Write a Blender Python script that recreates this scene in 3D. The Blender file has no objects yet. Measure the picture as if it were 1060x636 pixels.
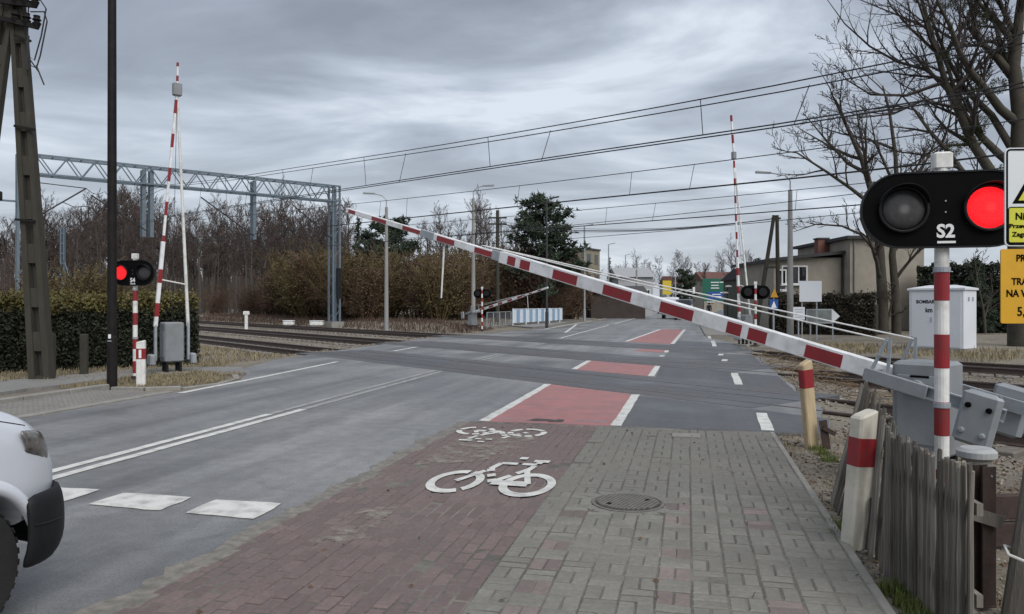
import bpy, bmesh, math, random
from mathutils import Vector, Matrix, noise as mnoise
random.seed(7)
S = bpy.context.scene
C = S.collection
PI = math.pi
# ---------------------------------------------------------------- camera
H, F, CU, CV = 1.65, 796.0, 530.0, 315.0     # eye height, focal length in photo pixels, horizon
cam = bpy.data.cameras.new('camera')
cam.sensor_width = 36.0
cam.lens = 36.0 * F / 1060.0
cam.shift_y = (CV - 318.0) / 1060.0
cam.clip_start = 0.05
cam.clip_end = 4000
co = bpy.data.objects.new('camera', cam)
co.location = (0, 0, H)
co.rotation_euler = (PI / 2, 0, 0)
C.objects.link(co)
S.camera = co
# ---------------------------------------------------------------- world: overcast sky
SUN_EL, SUN_AZ = math.radians(48), math.radians(150)
W = bpy.data.worlds.new('World')
S.world = W
W.use_nodes = True
nt = W.node_tree
for n_ in list(nt.nodes):
    nt.nodes.remove(n_)
def wn(t, **k):
    n = nt.nodes.new(t)
    for a, b in k.items():
        setattr(n, a, b)
    return n
wl = nt.links.new
sky = wn('ShaderNodeTexSky', sky_type='NISHITA')
sky.sun_disc = False
sky.sun_elevation = SUN_EL
sky.sun_rotation = SUN_AZ
sky.air_density = 1.2
sky.dust_density = 2.0
tc = wn('ShaderNodeTexCoord')
sep = wn('ShaderNodeSeparateXYZ')
wl(tc.outputs['Generated'], sep.inputs[0])
zc = wn('ShaderNodeMath', operation='MAXIMUM'); zc.inputs[1].default_value = 0.0
wl(sep.outputs['Z'], zc.inputs[0])
za = wn('ShaderNodeMath', operation='ADD'); za.inputs[1].default_value = 0.16
wl(zc.outputs[0], za.inputs[0])
dx = wn('ShaderNodeMath', operation='DIVIDE'); dy = wn('ShaderNodeMath', operation='DIVIDE')
wl(sep.outputs['X'], dx.inputs[0]); wl(za.outputs[0], dx.inputs[1])
wl(sep.outputs['Y'], dy.inputs[0]); wl(za.outputs[0], dy.inputs[1])
cmb = wn('ShaderNodeCombineXYZ')
wl(dx.outputs[0], cmb.inputs[0]); wl(dy.outputs[0], cmb.inputs[1])
n1 = wn('ShaderNodeTexNoise'); n1.inputs['Scale'].default_value = 1.05; n1.inputs['Detail'].default_value = 9
n1.inputs['Roughness'].default_value = 0.54; n1.inputs['Distortion'].default_value = 0.7
mp = wn('ShaderNodeMapping'); mp.inputs['Location'].default_value = (3.1, 1.7, 0.0); mp.inputs['Scale'].default_value = (0.8, 1.15, 1.0)
wl(cmb.outputs[0], mp.inputs[0]); wl(mp.outputs[0], n1.inputs['Vector'])
rp = wn('ShaderNodeValToRGB')
el = rp.color_ramp.elements
el[0].position = 0.38; el[0].color = (0.142, 0.156, 0.186, 1)
el[1].position = 0.64; el[1].color = (0.385, 0.415, 0.460, 1)
e = el.new(0.46); e.color = (0.180, 0.200, 0.236, 1)
e = el.new(0.55); e.color = (0.262, 0.290, 0.335, 1)
wl(n1.outputs['Fac'], rp.inputs[0])
# pale band of thinner cloud low over the horizon, all round
hb = wn('ShaderNodeMapRange'); hb.inputs['From Min'].default_value = 0.0; hb.inputs['From Max'].default_value = 0.26
hb.inputs['To Min'].default_value = 0.60; hb.inputs['To Max'].default_value = 0.0
wl(zc.outputs[0], hb.inputs['Value'])
mxh = wn('ShaderNodeMixRGB'); mxh.inputs[2].default_value = (0.36, 0.39, 0.435, 1)
wl(hb.outputs[0], mxh.inputs[0]); wl(rp.outputs[0], mxh.inputs[1])
sc10 = wn('ShaderNodeVectorMath', operation='SCALE'); sc10.inputs[3].default_value = 10.0
wl(mxh.outputs[0], sc10.inputs[0])
mx = wn('ShaderNodeMixRGB'); mx.inputs[0].default_value = 0.92
wl(sky.outputs[0], mx.inputs[1]); wl(sc10.outputs[0], mx.inputs[2])
bg = wn('ShaderNodeBackground'); bg.inputs['Strength'].default_value = 0.1
wl(mx.outputs[0], bg.inputs[0])
wo = wn('ShaderNodeOutputWorld'); wl(bg.outputs[0], wo.inputs[0])
# ---------------------------------------------------------------- sun behind the cloud
sl = bpy.data.lights.new('sun', 'SUN')
sl.energy = 1.5; sl.angle = math.radians(50); sl.color = (1.0, 0.97, 0.93)
so = bpy.data.objects.new('sun', sl)
so.rotation_euler = (PI / 2 - SUN_EL, 0, PI - SUN_AZ + 0.0)
so.location = (0, -20, 40)
C.objects.link(so)
vs = S.view_settings
vs.view_transform = 'Standard'
vs.look = 'None'
vs.exposure = 0.95
vs.gamma = 1.0
vs.use_curve_mapping = False
S.render.engine = 'CYCLES'

# ================================================================ helpers
AR = math.atan2(182.0, F)        # road direction, clockwise from +Y
AT = math.atan2(641.0, F)        # track direction, anticlockwise from +Y
cr, sr = math.cos(AR), math.sin(AR)
ct, st = math.cos(AT), math.sin(AT)
def R(lat, t, z=0.0):            # road frame -> world
    return Vector((cr * lat + sr * t, -sr * lat + cr * t, z))
def T(q, s, z=0.0):              # track frame -> world (q across, s along)
    return Vector((ct * q - st * s, st * q + ct * s, z))
def w2r(p):
    return (cr * p[0] - sr * p[1], sr * p[0] + cr * p[1])
def w2t(p):
    return (ct * p[0] + st * p[1], -st * p[0] + ct * p[1])
def G(u, v, z=0.0):              # a pixel's point on the plane at height z
    y = (H - z) * F / (v - CV)
    return Vector(((u - CU) / F * y, y, z))
def A(u, v, y):                  # a pixel's point at distance y
    return Vector(((u - CU) / F * y, y, H - (v - CV) / F * y))
def t_at(lat, q):                # road t where a road line meets track coordinate q
    return (q - lat * (ct * cr - st * sr)) / (ct * sr + st * cr)

class MB:
    def __init__(s):
        s.v = []; s.f = []; s.sm = False
    def add(s, vs_, fs):
        o = len(s.v)
        s.v.extend([tuple(p) for p in vs_])
        s.f.extend([tuple(i + o for i in f) for f in fs])
        return s
    def box(s, c, d, m=None, ch=0.0):
        x, y, z = d[0] / 2, d[1] / 2, d[2] / 2
        if ch <= 0:
            pts = [Vector((a * x, b * y, k * z)) for k in (-1, 1) for a, b in ((-1, -1), (1, -1), (1, 1), (-1, 1))]
            fs = [(3, 2, 1, 0), (4, 5, 6, 7), (0, 1, 5, 4), (1, 2, 6, 5), (2, 3, 7, 6), (3, 0, 4, 7)]
        else:
            pts = []
            for k, i in ((-z, ch), (-z + ch, 0), (z - ch, 0), (z, ch)):
                xa, ya = x - i, y - i
                e_ = ch
                for a, b in ((-1, -1), (1, -1), (1, 1), (-1, 1)):
                    if a * b > 0:
                        pr = ((a * xa, b * (ya - e_)), (a * (xa - e_), b * ya))
                    else:
                        pr = ((a * (xa - e_), b * ya), (a * xa, b * (ya - e_)))
                    for q in pr:
                        pts.append(Vector((q[0], q[1], k)))
            fs = [tuple(range(7, -1, -1)), tuple(range(24, 32))]
            for r in range(3):
                for i in range(8):
                    j = (i + 1) % 8
                    fs.append((r * 8 + i, r * 8 + j, r * 8 + 8 + j, r * 8 + 8 + i))
        c = Vector(c)
        pts = [((m @ p) if m is not None else p) + c for p in pts]
        return s.add(pts, fs)
    def bar(s, p0, p1, w, h, up=(0, 0, 1), ch=0.0):        # box beam from p0 to p1
        p0, p1 = Vector(p0), Vector(p1)
        d = p1 - p0; L = d.length
        if L < 1e-6: return s
        d = d / L
        x = d.cross(Vector(up))
        if x.length < 1e-4: x = d.cross(Vector((1, 0, 0)))
        x.normalize(); z = x.cross(d)
        m = Matrix((x, d, z)).transposed()
        return s.box((p0 + p1) / 2, (w, L, h), m, ch)
    def tube(s, pts, rad, n=8, cap=True):
        pts = [Vector(p) for p in pts]
        if not hasattr(rad, '__len__'): rad = [rad] * len(pts)
        o = len(s.v); prev = None
        for i, p in enumerate(pts):
            d = (pts[min(i + 1, len(pts) - 1)] - pts[max(i - 1, 0)])
            if d.length < 1e-9: d = Vector((0, 0, 1))
            d.normalize()
            if prev is None:
                a = Vector((1, 0, 0)) if abs(d.x) < 0.8 else Vector((0, 1, 0))
                x = (a - d * a.dot(d)).normalized()
            else:
                x = prev - d * prev.dot(d)
                x = x.normalized() if x.length > 1e-6 else Vector((1, 0, 0))
            prev = x; y = d.cross(x)
            for k in range(n):
                an = 2 * PI * k / n
                s.v.append(tuple(p + (x * math.cos(an) + y * math.sin(an)) * rad[i]))
        for i in range(len(pts) - 1):
            for k in range(n):
                j = (k + 1) % n
                s.f.append((o + i * n + k, o + i * n + j, o + (i + 1) * n + j, o + (i + 1) * n + k))
        if cap:
            s.f.append(tuple(o + k for k in range(n - 1, -1, -1)))
            e_ = o + (len(pts) - 1) * n
            s.f.append(tuple(e_ + k for k in range(n)))
        return s
    def prism(s, poly, z0, z1, m=None, c=(0, 0, 0)):       # polygon in local xy, extruded in z
        n = len(poly); c = Vector(c)
        pts = [Vector((p[0], p[1], z0)) for p in poly] + [Vector((p[0], p[1], z1)) for p in poly]
        pts = [((m @ p) if m is not None else p) + c for p in pts]
        fs = [tuple(range(n - 1, -1, -1)), tuple(range(n, 2 * n))]
        fs += [(i, (i + 1) % n, n + (i + 1) % n, n + i) for i in range(n)]
        return s.add(pts, fs)
    def lathe(s, prof, n=24, m=None, c=(0, 0, 0), cap=True):         # (r, z) profile about z
        c = Vector(c); o = len(s.v)
        for r, z in prof:
            for k in range(n):
                a = 2 * PI * k / n
                p = Vector((r * math.cos(a), r * math.sin(a), z))
                s.v.append(tuple(((m @ p) if m is not None else p) + c))
        for i in range(len(prof) - 1):
            for k in range(n):
                j = (k + 1) % n
                s.f.append((o + i * n + k, o + i * n + j, o + (i + 1) * n + j, o + (i + 1) * n + k))
        if not cap: return s
        s.f.append(tuple(o + k for k in range(n - 1, -1, -1)))
        e_ = o + (len(prof) - 1) * n
        s.f.append(tuple(e_ + k for k in range(n)))
        return s
    def mesh(s, name, mat=None, smooth=False):
        me = bpy.data.meshes.new(name)
        me.from_pydata(s.v, [], s.f)
        if mat is not None: me.materials.append(mat)
        if smooth:
            me.polygons.foreach_set('use_smooth', [True] * len(me.polygons))
        me.update()
        return me
    def build(s, name, mat=None, parent=None, smooth=False, **k):
        return link(name, s.mesh(name, mat, smooth), parent, **k)

def link(name, me, parent=None, loc=(0, 0, 0), rot=(0, 0, 0), label=None, cat=None, group=None, kind=None):
    o = bpy.data.objects.new(name, me)
    C.objects.link(o)
    o.location = loc; o.rotation_euler = rot
    if parent is not None: o.parent = parent
    tag(o, label, cat, group, kind)
    return o
def tag(o, label=None, cat=None, group=None, kind=None):
    if label: o['label'] = label
    if cat: o['category'] = cat
    if group: o['group'] = group
    if kind: o['kind'] = kind
    return o
def thing(name, label, cat, loc=(0, 0, 0), rz=0.0, group=None, rot=None):
    o = bpy.data.objects.new(name, None)
    o.empty_display_size = 0.2
    C.objects.link(o)
    o.location = loc
    o.rotation_euler = rot if rot else (0, 0, rz)
    return tag(o, label, cat, group)
def dup(root, loc, rz=0.0, label=None, group=None, scale=None, parent=None):
    r = root.copy(); C.objects.link(r); r.location = loc; r.rotation_euler = (0, 0, rz)
    if parent is not None: r.parent = parent
    if scale: r.scale = scale if hasattr(scale, '__len__') else (scale,) * 3
    if label: r['label'] = label
    if group: r['group'] = group
    for ch in root.children:
        c = ch.copy(); C.objects.link(c); c.parent = r
        for g in ch.children:
            d = g.copy(); C.objects.link(d); d.parent = c
    return r
def rotz(a): return Matrix.Rotation(a, 3, 'Z')
def rotx(a): return Matrix.Rotation(a, 3, 'X')
def roty(a): return Matrix.Rotation(a, 3, 'Y')

# ---------------------------------------------------------------- materials
MATS = {}
def mat(name, col, rough=0.6, var=0.12, scale=8.0, metal=0.0, bump=0.0, bscale=60.0, obj_var=0.0, dirt=None, dirt_scale=2.0, dirt_amt=0.5, spec=0.5, stretch=None, emit=None, coat=0.0, rvar=0.0):
    if name in MATS: return MATS[name]
    m = bpy.data.materials.new(name); m.use_nodes = True
    t = m.node_tree; b = t.nodes['Principled BSDF']
    L = t.links.new
    def N(ty, **k):
        n = t.nodes.new(ty)
        for a, q in k.items(): setattr(n, a, q)
        return n
    tcn = N('ShaderNodeTexCoord')
    vec = tcn.outputs['Object']
    if not stretch:
        vec = N('ShaderNodeNewGeometry').outputs['Position']
    if stretch:
        mpn = N('ShaderNodeMapping'); mpn.inputs['Scale'].default_value = stretch
        L(vec, mpn.inputs[0]); vec = mpn.outputs[0]
    no = N('ShaderNodeTexNoise'); no.inputs['Scale'].default_value = scale; no.inputs['Detail'].default_value = 6
    no.inputs['Roughness'].default_value = 0.6
    L(vec, no.inputs['Vector'])
    mr = N('ShaderNodeMapRange'); mr.inputs['From Min'].default_value = 0.25; mr.inputs['From Max'].default_value = 0.75
    mr.inputs['To Min'].default_value = 1 - var; mr.inputs['To Max'].default_value = 1 + var
    L(no.outputs['Fac'], mr.inputs['Value'])
    cur = mr.outputs[0]
    if obj_var:
        oi = N('ShaderNodeObjectInfo')
        m2 = N('ShaderNodeMapRange'); m2.inputs['To Min'].default_value = 1 - obj_var; m2.inputs['To Max'].default_value = 1 + obj_var
        L(oi.outputs['Random'], m2.inputs['Value'])
        mu = N('ShaderNodeMath', operation='MULTIPLY'); L(cur, mu.inputs[0]); L(m2.outputs[0], mu.inputs[1]); cur = mu.outputs[0]
    sc = N('ShaderNodeVectorMath', operation='SCALE'); sc.inputs[0].default_value = col[:3]
    L(cur, sc.inputs[3]); out = sc.outputs[0]
    if dirt:
        n2 = N('ShaderNodeTexNoise'); n2.inputs['Scale'].default_value = dirt_scale; n2.inputs['Detail'].default_value = 8
        n2.inputs['Roughness'].default_value = 0.65
        L(vec, n2.inputs['Vector'])
        m3 = N('ShaderNodeMapRange'); m3.inputs['From Min'].default_value = 0.45; m3.inputs['From Max'].default_value = 0.68
        m3.inputs['To Max'].default_value = dirt_amt
        L(n2.outputs['Fac'], m3.inputs['Value'])
        mi = N('ShaderNodeMixRGB'); mi.inputs[2].default_value = (*dirt, 1)
        L(m3.outputs[0], mi.inputs[0]); L(out, mi.inputs[1]); out = mi.outputs[0]
    L(out, b.inputs['Base Color'])
    b.inputs['Roughness'].default_value = rough
    if rvar:
        n4 = N('ShaderNodeTexNoise'); n4.inputs['Scale'].default_value = 0.5; n4.inputs['Detail'].default_value = 5
        L(vec, n4.inputs['Vector'])
        m4 = N('ShaderNodeMapRange'); m4.inputs['From Min'].default_value = 0.35; m4.inputs['From Max'].default_value = 0.65
        m4.inputs['To Min'].default_value = rough - rvar; m4.inputs['To Max'].default_value = min(1, rough + rvar * 0.5)
        L(n4.outputs['Fac'], m4.inputs['Value']); L(m4.outputs[0], b.inputs['Roughness'])
    b.inputs['Metallic'].default_value = metal
    b.inputs['Specular IOR Level'].default_value = spec
    if coat: b.inputs['Coat Weight'].default_value = coat; b.inputs['Coat Roughness'].default_value = 0.08
    if bump:
        n3 = N('ShaderNodeTexNoise'); n3.inputs['Scale'].default_value = bscale; n3.inputs['Detail'].default_value = 4
        L(vec, n3.inputs['Vector'])
        bp = N('ShaderNodeBump'); bp.inputs['Strength'].default_value = bump; bp.inputs['Distance'].default_value = 0.01
        L(n3.outputs['Fac'], bp.inputs['Height']); L(bp.outputs[0], b.inputs['Normal'])
    if emit:
        b.inputs['Emission Color'].default_value = (*emit[0], 1); b.inputs['Emission Strength'].default_value = emit[1]
    MATS[name] = m
    return m
def glass_mat(name, col, rough=0.05):
    if name in MATS: return MATS[name]
    m = bpy.data.materials.new(name); m.use_nodes = True
    b = m.node_tree.nodes['Principled BSDF']
    b.inputs['Base Color'].default_value = (*col, 1); b.inputs['Roughness'].default_value = rough
    b.inputs['Specular IOR Level'].default_value = 0.8
    MATS[name] = m
    return m

M_red = mat('signal_red', (0.250, 0.012, 0.018), 0.45, 0.15, 6, dirt=(0.12, 0.035, 0.03), dirt_scale=8, dirt_amt=0.55)
M_white = mat('signal_white', (0.72, 0.72, 0.70), 0.5, 0.06, 5, dirt=(0.36, 0.34, 0.30), dirt_scale=6, dirt_amt=0.6)
M_boomwhite = mat('boom_white', (0.76, 0.77, 0.78), 0.4, 0.05, 3, dirt=(0.40, 0.385, 0.36), dirt_scale=4.5, dirt_amt=0.6, bump=0.05, bscale=60)
M_galv = mat('galvanised_steel', (0.34, 0.37, 0.40), 0.5, 0.15, 12, metal=0.35, dirt=(0.20, 0.19, 0.18), dirt_scale=4, dirt_amt=0.35)
M_gpaint = mat('grey_machine_paint', (0.215, 0.230, 0.245), 0.45, 0.08, 5, dirt=(0.15, 0.145, 0.13), dirt_scale=3, dirt_amt=0.45, bump=0.06, bscale=90)
M_gpaint2 = mat('light_grey_machine_paint', (0.27, 0.29, 0.31), 0.45, 0.08, 5, dirt=(0.17, 0.16, 0.14), dirt_scale=3, dirt_amt=0.4)
M_gantry = mat('gantry_steel', (0.115, 0.155, 0.190), 0.6, 0.15, 3, metal=0.2, dirt=(0.13, 0.13, 0.13), dirt_scale=1.2, dirt_amt=0.4)
M_black = mat('black_board', (0.004, 0.004, 0.0045), 0.85, 0.2, 9, spec=0.08)
M_blackp = mat('black_plastic', (0.010, 0.0105, 0.012), 0.6, 0.2, 14, spec=0.25, bump=0.1, bscale=200)
M_bpole = mat('black_brown_steel', (0.010, 0.0085, 0.0085), 0.65, 0.2, 5, dirt=(0.022, 0.017, 0.014), dirt_scale=5, dirt_amt=0.5, spec=0.2)
M_wood = mat('weathered_wood', (0.150, 0.135, 0.115), 0.9, 0.4, 5, stretch=(9, 9, 0.8), bump=0.6, bscale=14, obj_var=0.38, dirt=(0.055, 0.05, 0.042), dirt_scale=2.5, dirt_amt=0.6)
M_pole = mat('old_concrete_pole', (0.042, 0.037, 0.028), 0.9, 0.25, 4, bump=0.3, bscale=30, dirt=(0.028, 0.030, 0.019), dirt_scale=1.5, dirt_amt=0.7, stretch=(2, 2, 0.5))
M_conc = mat('concrete', (0.235, 0.225, 0.205), 0.85, 0.18, 6, bump=0.25, bscale=50, dirt=(0.17, 0.16, 0.14), dirt_scale=2, dirt_amt=0.6)
M_concp = mat('concrete_lamp_post', (0.27, 0.27, 0.26), 0.85, 0.15, 2, dirt=(0.16, 0.155, 0.14), dirt_scale=1, dirt_amt=0.6)
M_rust = mat('rusty_steel', (0.042, 0.024, 0.019), 0.8, 0.35, 18, bump=0.3, bscale=70, dirt=(0.03, 0.02, 0.017), dirt_scale=6, dirt_amt=0.7)
M_rail = mat('rail_rust', (0.062, 0.044, 0.036), 0.7, 0.3, 7, bump=0.2)
M_railtop = mat('rail_head', (0.20, 0.19, 0.185), 0.38, 0.2, 3, metal=0.7)
M_sleeper = mat('concrete_sleeper', (0.17, 0.155, 0.135), 0.9, 0.25, 7, obj_var=0.2, dirt=(0.09, 0.07, 0.055), dirt_scale=4, dirt_amt=0.7)
M_wire = mat('wire', (0.02, 0.02, 0.022), 0.6, 0.0)
M_paint = mat('road_paint', (0.60, 0.60, 0.57), 0.7, 0.12, 14, dirt=(0.24, 0.235, 0.225), dirt_scale=7, dirt_amt=0.75, bump=0.2, bscale=120)
M_bark = mat('bark', (0.048, 0.040, 0.032), 0.95, 0.3, 6, bump=0.5, bscale=18, dirt=(0.07, 0.075, 0.045), dirt_scale=2.0, dirt_amt=0.5)
M_twig = mat('twigs', (0.042, 0.034, 0.030), 0.95, 0.2, 2)
M_fbark = mat('forest_bark', (0.085, 0.074, 0.064), 0.95, 0.3, 3, obj_var=0.35, dirt=(0.05, 0.045, 0.04), dirt_scale=1.5, dirt_amt=0.6)
M_ftwig = mat('forest_twigs', (0.060, 0.044, 0.038), 0.95, 0.25, 1, obj_var=0.25)
M_brush = mat('brown_brush', (0.092, 0.056, 0.036), 0.95, 0.3, 1.0, obj_var=0.35)
M_brush2 = mat('olive_brush', (0.098, 0.074, 0.032), 0.95, 0.3, 1.0, obj_var=0.25)
M_needle = mat('pine_needles', (0.034, 0.050, 0.030), 0.9, 0.4, 1.2, obj_var=0.2)
M_hedge = mat('hedge_leaves', (0.020, 0.024, 0.011), 0.8, 0.4, 2.5)
M_hedget = mat('hedge_new_shoots', (0.105, 0.090, 0.026), 0.8, 0.3, 2.5)
M_hedgec = mat('hedge_inner_twigs', (0.022, 0.020, 0.014), 1.0, 0.3, 5)
M_mist = mat('mistletoe_leaves', (0.040, 0.048, 0.018), 0.9, 0.3, 4)
M_dry = mat('dry_grass', (0.235, 0.195, 0.120), 0.95, 0.3, 2)
M_green = mat('green_grass', (0.120, 0.150, 0.034), 0.8, 0.3, 4)
M_stone = mat('ballast_stone', (0.220, 0.195, 0.168), 0.9, 0.45, 4.0, dirt=(0.10, 0.075, 0.055), dirt_scale=0.8, dirt_amt=0.6)
M_wood2 = mat('shaded_weathered_wood', (0.085, 0.074, 0.060), 0.9, 0.4, 5, stretch=(9, 9, 0.8), bump=0.6, bscale=14, obj_var=0.3)  # darker picket wood, shade of the gaps put into its colour
M_wood3 = mat('lit_weathered_wood', (0.215, 0.198, 0.172), 0.9, 0.35, 5, stretch=(9, 9, 0.8), bump=0.6, bscale=14, obj_var=0.25, dirt=(0.10, 0.09, 0.078), dirt_scale=2.5, dirt_amt=0.6)  # paler picket wood, highlights of the lit edges painted in
M_glass = glass_mat('dark_glass', (0.02, 0.023, 0.027))
# ================================================================ THE SETTING
Q1, Q2, Q3 = 11.95, 17.20, 23.00           # track centre lines (track frame)
def smooth(a, b, x):
    t = max(0.0, min(1.0, (x - a) / (b - a))); return t * t * (3 - 2 * t)
def in_trough(q, lat):
    return smooth(9.3, 10.3, q) * (1 - smooth(25.0, 26.2, q)) * (1 - smooth(-14.6, -12.6, lat) * (1 - smooth(2.2, 4.0, lat)))
def gz(x, y):                              # height of the ground sheet
    q, s = w2t((x, y)); lat, t = w2r((x, y))
    z = -0.045
    z -= 0.20 * in_trough(q, lat)
    z += 0.40 * smooth(26.0, 29.0, q) * (1 - smooth(-18, -12, lat)) * (1 - smooth(60, 90, q))
    nz = mnoise.noise(Vector((x * 0.9, y * 0.9, 0.3))) * 0.022 + mnoise.noise(Vector((x * 3.1, y * 3.1, 5.3))) * 0.010
    far = smooth(40, 90, abs(s) + abs(q) * 0.5)
    return z + nz * (1 - far)
def ground_mat():
    m = bpy.data.materials.new('earth_and_dead_grass'); m.use_nodes = True
    t = m.node_tree; b = t.nodes['Principled BSDF']; L = t.links.new
    g = t.nodes.new('ShaderNodeTexCoord')
    a = t.nodes.new('ShaderNodeTexNoise'); a.inputs['Scale'].default_value = 0.55; a.inputs['Detail'].default_value = 9; a.inputs['Roughness'].default_value = 0.7
    c = t.nodes.new('ShaderNodeTexNoise'); c.inputs['Scale'].default_value = 22; c.inputs['Detail'].default_value = 6; c.inputs['Roughness'].default_value = 0.75
    L(g.outputs['Object'], a.inputs[0]); L(g.outputs['Object'], c.inputs[0])
    r = t.nodes.new('ShaderNodeValToRGB')
    e = r.color_ramp.elements
    e[0].position = 0.33; e[0].color = (0.110, 0.092, 0.072, 1)
    e[1].position = 0.68; e[1].color = (0.250, 0.222, 0.170, 1)
    k = e.new(0.5); k.color = (0.178, 0.156, 0.122, 1)
    L(a.outputs['Fac'], r.inputs[0])
    mr = t.nodes.new('ShaderNodeMapRange'); mr.inputs['From Min'].default_value = 0.3; mr.inputs['From Max'].default_value = 0.7
    mr.inputs['To Min'].default_value = 0.55; mr.inputs['To Max'].default_value = 1.35
    L(c.outputs['Fac'], mr.inputs[0])
    sc = t.nodes.new('ShaderNodeVectorMath'); sc.operation = 'SCALE'
    L(r.outputs[0], sc.inputs[0]); L(mr.outputs[0], sc.inputs[3])
    L(sc.outputs[0], b.inputs['Base Color']); b.inputs['Roughness'].default_value = 0.95
    bp = t.nodes.new('ShaderNodeBump'); bp.inputs['Strength'].default_value = 0.8; bp.inputs['Distance'].default_value = 0.03
    L(c.outputs['Fac'], bp.inputs['Height']); L(bp.outputs[0], b.inputs['Normal'])
    return m
def frange(a, b, st_):
    o = []; x = a
    while x < b - 1e-6:
        o.append(x); x += st_
    return o
qs = [-900, -400, -150, -60, -30, -15] + frange(-8, 27.6, 0.4) + [28, 29, 30, 32, 36, 45, 60, 75, 90, 120, 200, 400, 900, 1800]
ss = [-1500, -700, -300, -150, -90, -60, -45] + frange(-34, 60, 0.6) + [60, 66, 75, 90, 120, 170, 250, 400, 700, 1500]
mb = MB()
for q in qs:
    for s in ss:
        p = T(q, s); mb.v.append((p.x, p.y, gz(p.x, p.y)))
ns_ = len(ss)
for i in range(len(qs) - 1):
    for j in range(ns_ - 1):
        mb.f.append((i * ns_ + j, (i + 1) * ns_ + j, (i + 1) * ns_ + j + 1, i * ns_ + j + 1))
mb.build('ground', ground_mat(), smooth=True, kind='structure', label='bare earth and dead grass ground around the level crossing', cat='ground')

# ---------------------------------------------------------------- asphalt
def asphalt(name, base, lo, hi, damp=0.35):
    m = bpy.data.materials.new(name); m.use_nodes = True
    t = m.node_tree; b = t.nodes['Principled BSDF']; L = t.links.new
    def N(ty): return t.nodes.new(ty)
    g = N('ShaderNodeTexCoord')
    mp_ = N('ShaderNodeMapping'); mp_.inputs['Scale'].default_value = (1.5, 0.07, 1.0)
    L(g.outputs['Object'], mp_.inputs[0])
    a = N('ShaderNodeTexNoise'); a.inputs['Scale'].default_value = 0.9; a.inputs['Detail'].default_value = 7; a.inputs['Roughness'].default_value = 0.62
    L(mp_.outputs[0], a.inputs[0])
    pch = N('ShaderNodeTexNoise'); pch.inputs['Scale'].default_value = 0.34; pch.inputs['Detail'].default_value = 5
    L(g.outputs['Object'], pch.inputs[0])
    f = N('ShaderNodeTexNoise'); f.inputs['Scale'].default_value = 60; f.inputs['Detail'].default_value = 6; f.inputs['Roughness'].default_value = 0.75
    L(g.outputs['Object'], f.inputs[0])
    ad = N('ShaderNodeMath'); ad.operation = 'ADD'; L(a.outputs['Fac'], ad.inputs[0]); L(pch.outputs['Fac'], ad.inputs[1])
    mr = N('ShaderNodeMapRange'); mr.inputs['From Min'].default_value = 0.75; mr.inputs['From Max'].default_value = 1.25
    mr.inputs['To Min'].default_value = lo; mr.inputs['To Max'].default_value = hi
    L(ad.outputs[0], mr.inputs[0])
    fr = N('ShaderNodeMapRange'); fr.inputs['From Min'].default_value = 0.3; fr.inputs['From Max'].default_value = 0.7
    fr.inputs['To Min'].default_value = 0.50; fr.inputs['To Max'].default_value = 1.50
    L(f.outputs['Fac'], fr.inputs[0])
    md = N('ShaderNodeTexNoise'); md.inputs['Scale'].default_value = 5.5; md.inputs['Detail'].default_value = 6; md.inputs['Roughness'].default_value = 0.7
    L(g.outputs['Object'], md.inputs[0])
    mdr = N('ShaderNodeMapRange'); mdr.inputs['From Min'].default_value = 0.3; mdr.inputs['From Max'].default_value = 0.7
    mdr.inputs['To Min'].default_value = 0.82; mdr.inputs['To Max'].default_value = 1.18
    L(md.outputs['Fac'], mdr.inputs[0])
    mq = N('ShaderNodeMath'); mq.operation = 'MULTIPLY'; L(mdr.outputs[0], mq.inputs[0]); L(fr.outputs[0], mq.inputs[1])
    mu = N('ShaderNodeMath'); mu.operation = 'MULTIPLY'; L(mr.outputs[0], mu.inputs[0]); L(mq.outputs[0], mu.inputs[1])
    # hairline cracks and sealed joints
    vo = N('ShaderNodeTexVoronoi'); vo.feature = 'DISTANCE_TO_EDGE'; vo.inputs['Scale'].default_value = 0.38
    wv = N('ShaderNodeTexNoise'); wv.inputs['Scale'].default_value = 1.6; wv.inputs['Detail'].default_value = 4
    L(g.outputs['Object'], wv.inputs[0])
    mxv = N('ShaderNodeMixRGB'); mxv.inputs[0].default_value = 0.35
    L(g.outputs['Object'], mxv.inputs[1]); L(wv.outputs['Color'], mxv.inputs[2]); L(mxv.outputs[0], vo.inputs[0])
    cm = N('ShaderNodeMapRange'); cm.inputs['From Min'].default_value = 0.0; cm.inputs['From Max'].default_value = 0.008
    cm.inputs['To Min'].default_value = 0.88; cm.inputs['To Max'].default_value = 1.0
    L(vo.outputs['Distance'], cm.inputs[0])
    mu2 = N('ShaderNodeMath'); mu2.operation = 'MULTIPLY'; L(mu.outputs[0], mu2.inputs[0]); L(cm.outputs[0], mu2.inputs[1])
    sc = N('ShaderNodeVectorMath'); sc.operation = 'SCALE'; sc.inputs[0].default_value = base
    L(mu2.outputs[0], sc.inputs[3]); L(sc.outputs[0], b.inputs['Base Color'])
    rr = N('ShaderNodeMapRange'); rr.inputs['From Min'].default_value = 0.38; rr.inputs['From Max'].default_value = 0.62
    rr.inputs['To Min'].default_value = damp; rr.inputs['To Max'].default_value = 0.75
    L(pch.outputs['Fac'], rr.inputs[0]); L(rr.outputs[0], b.inputs['Roughness'])
    bp = N('ShaderNodeBump'); bp.inputs['Strength'].default_value = 0.35; bp.inputs['Distance'].default_value = 0.006
    L(f.outputs['Fac'], bp.inputs['Height']); L(bp.outputs[0], b.inputs['Normal'])
    return m
M_asph = asphalt('road_asphalt', (0.168, 0.169, 0.170), 0.58, 1.40, 0.34)
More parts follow.
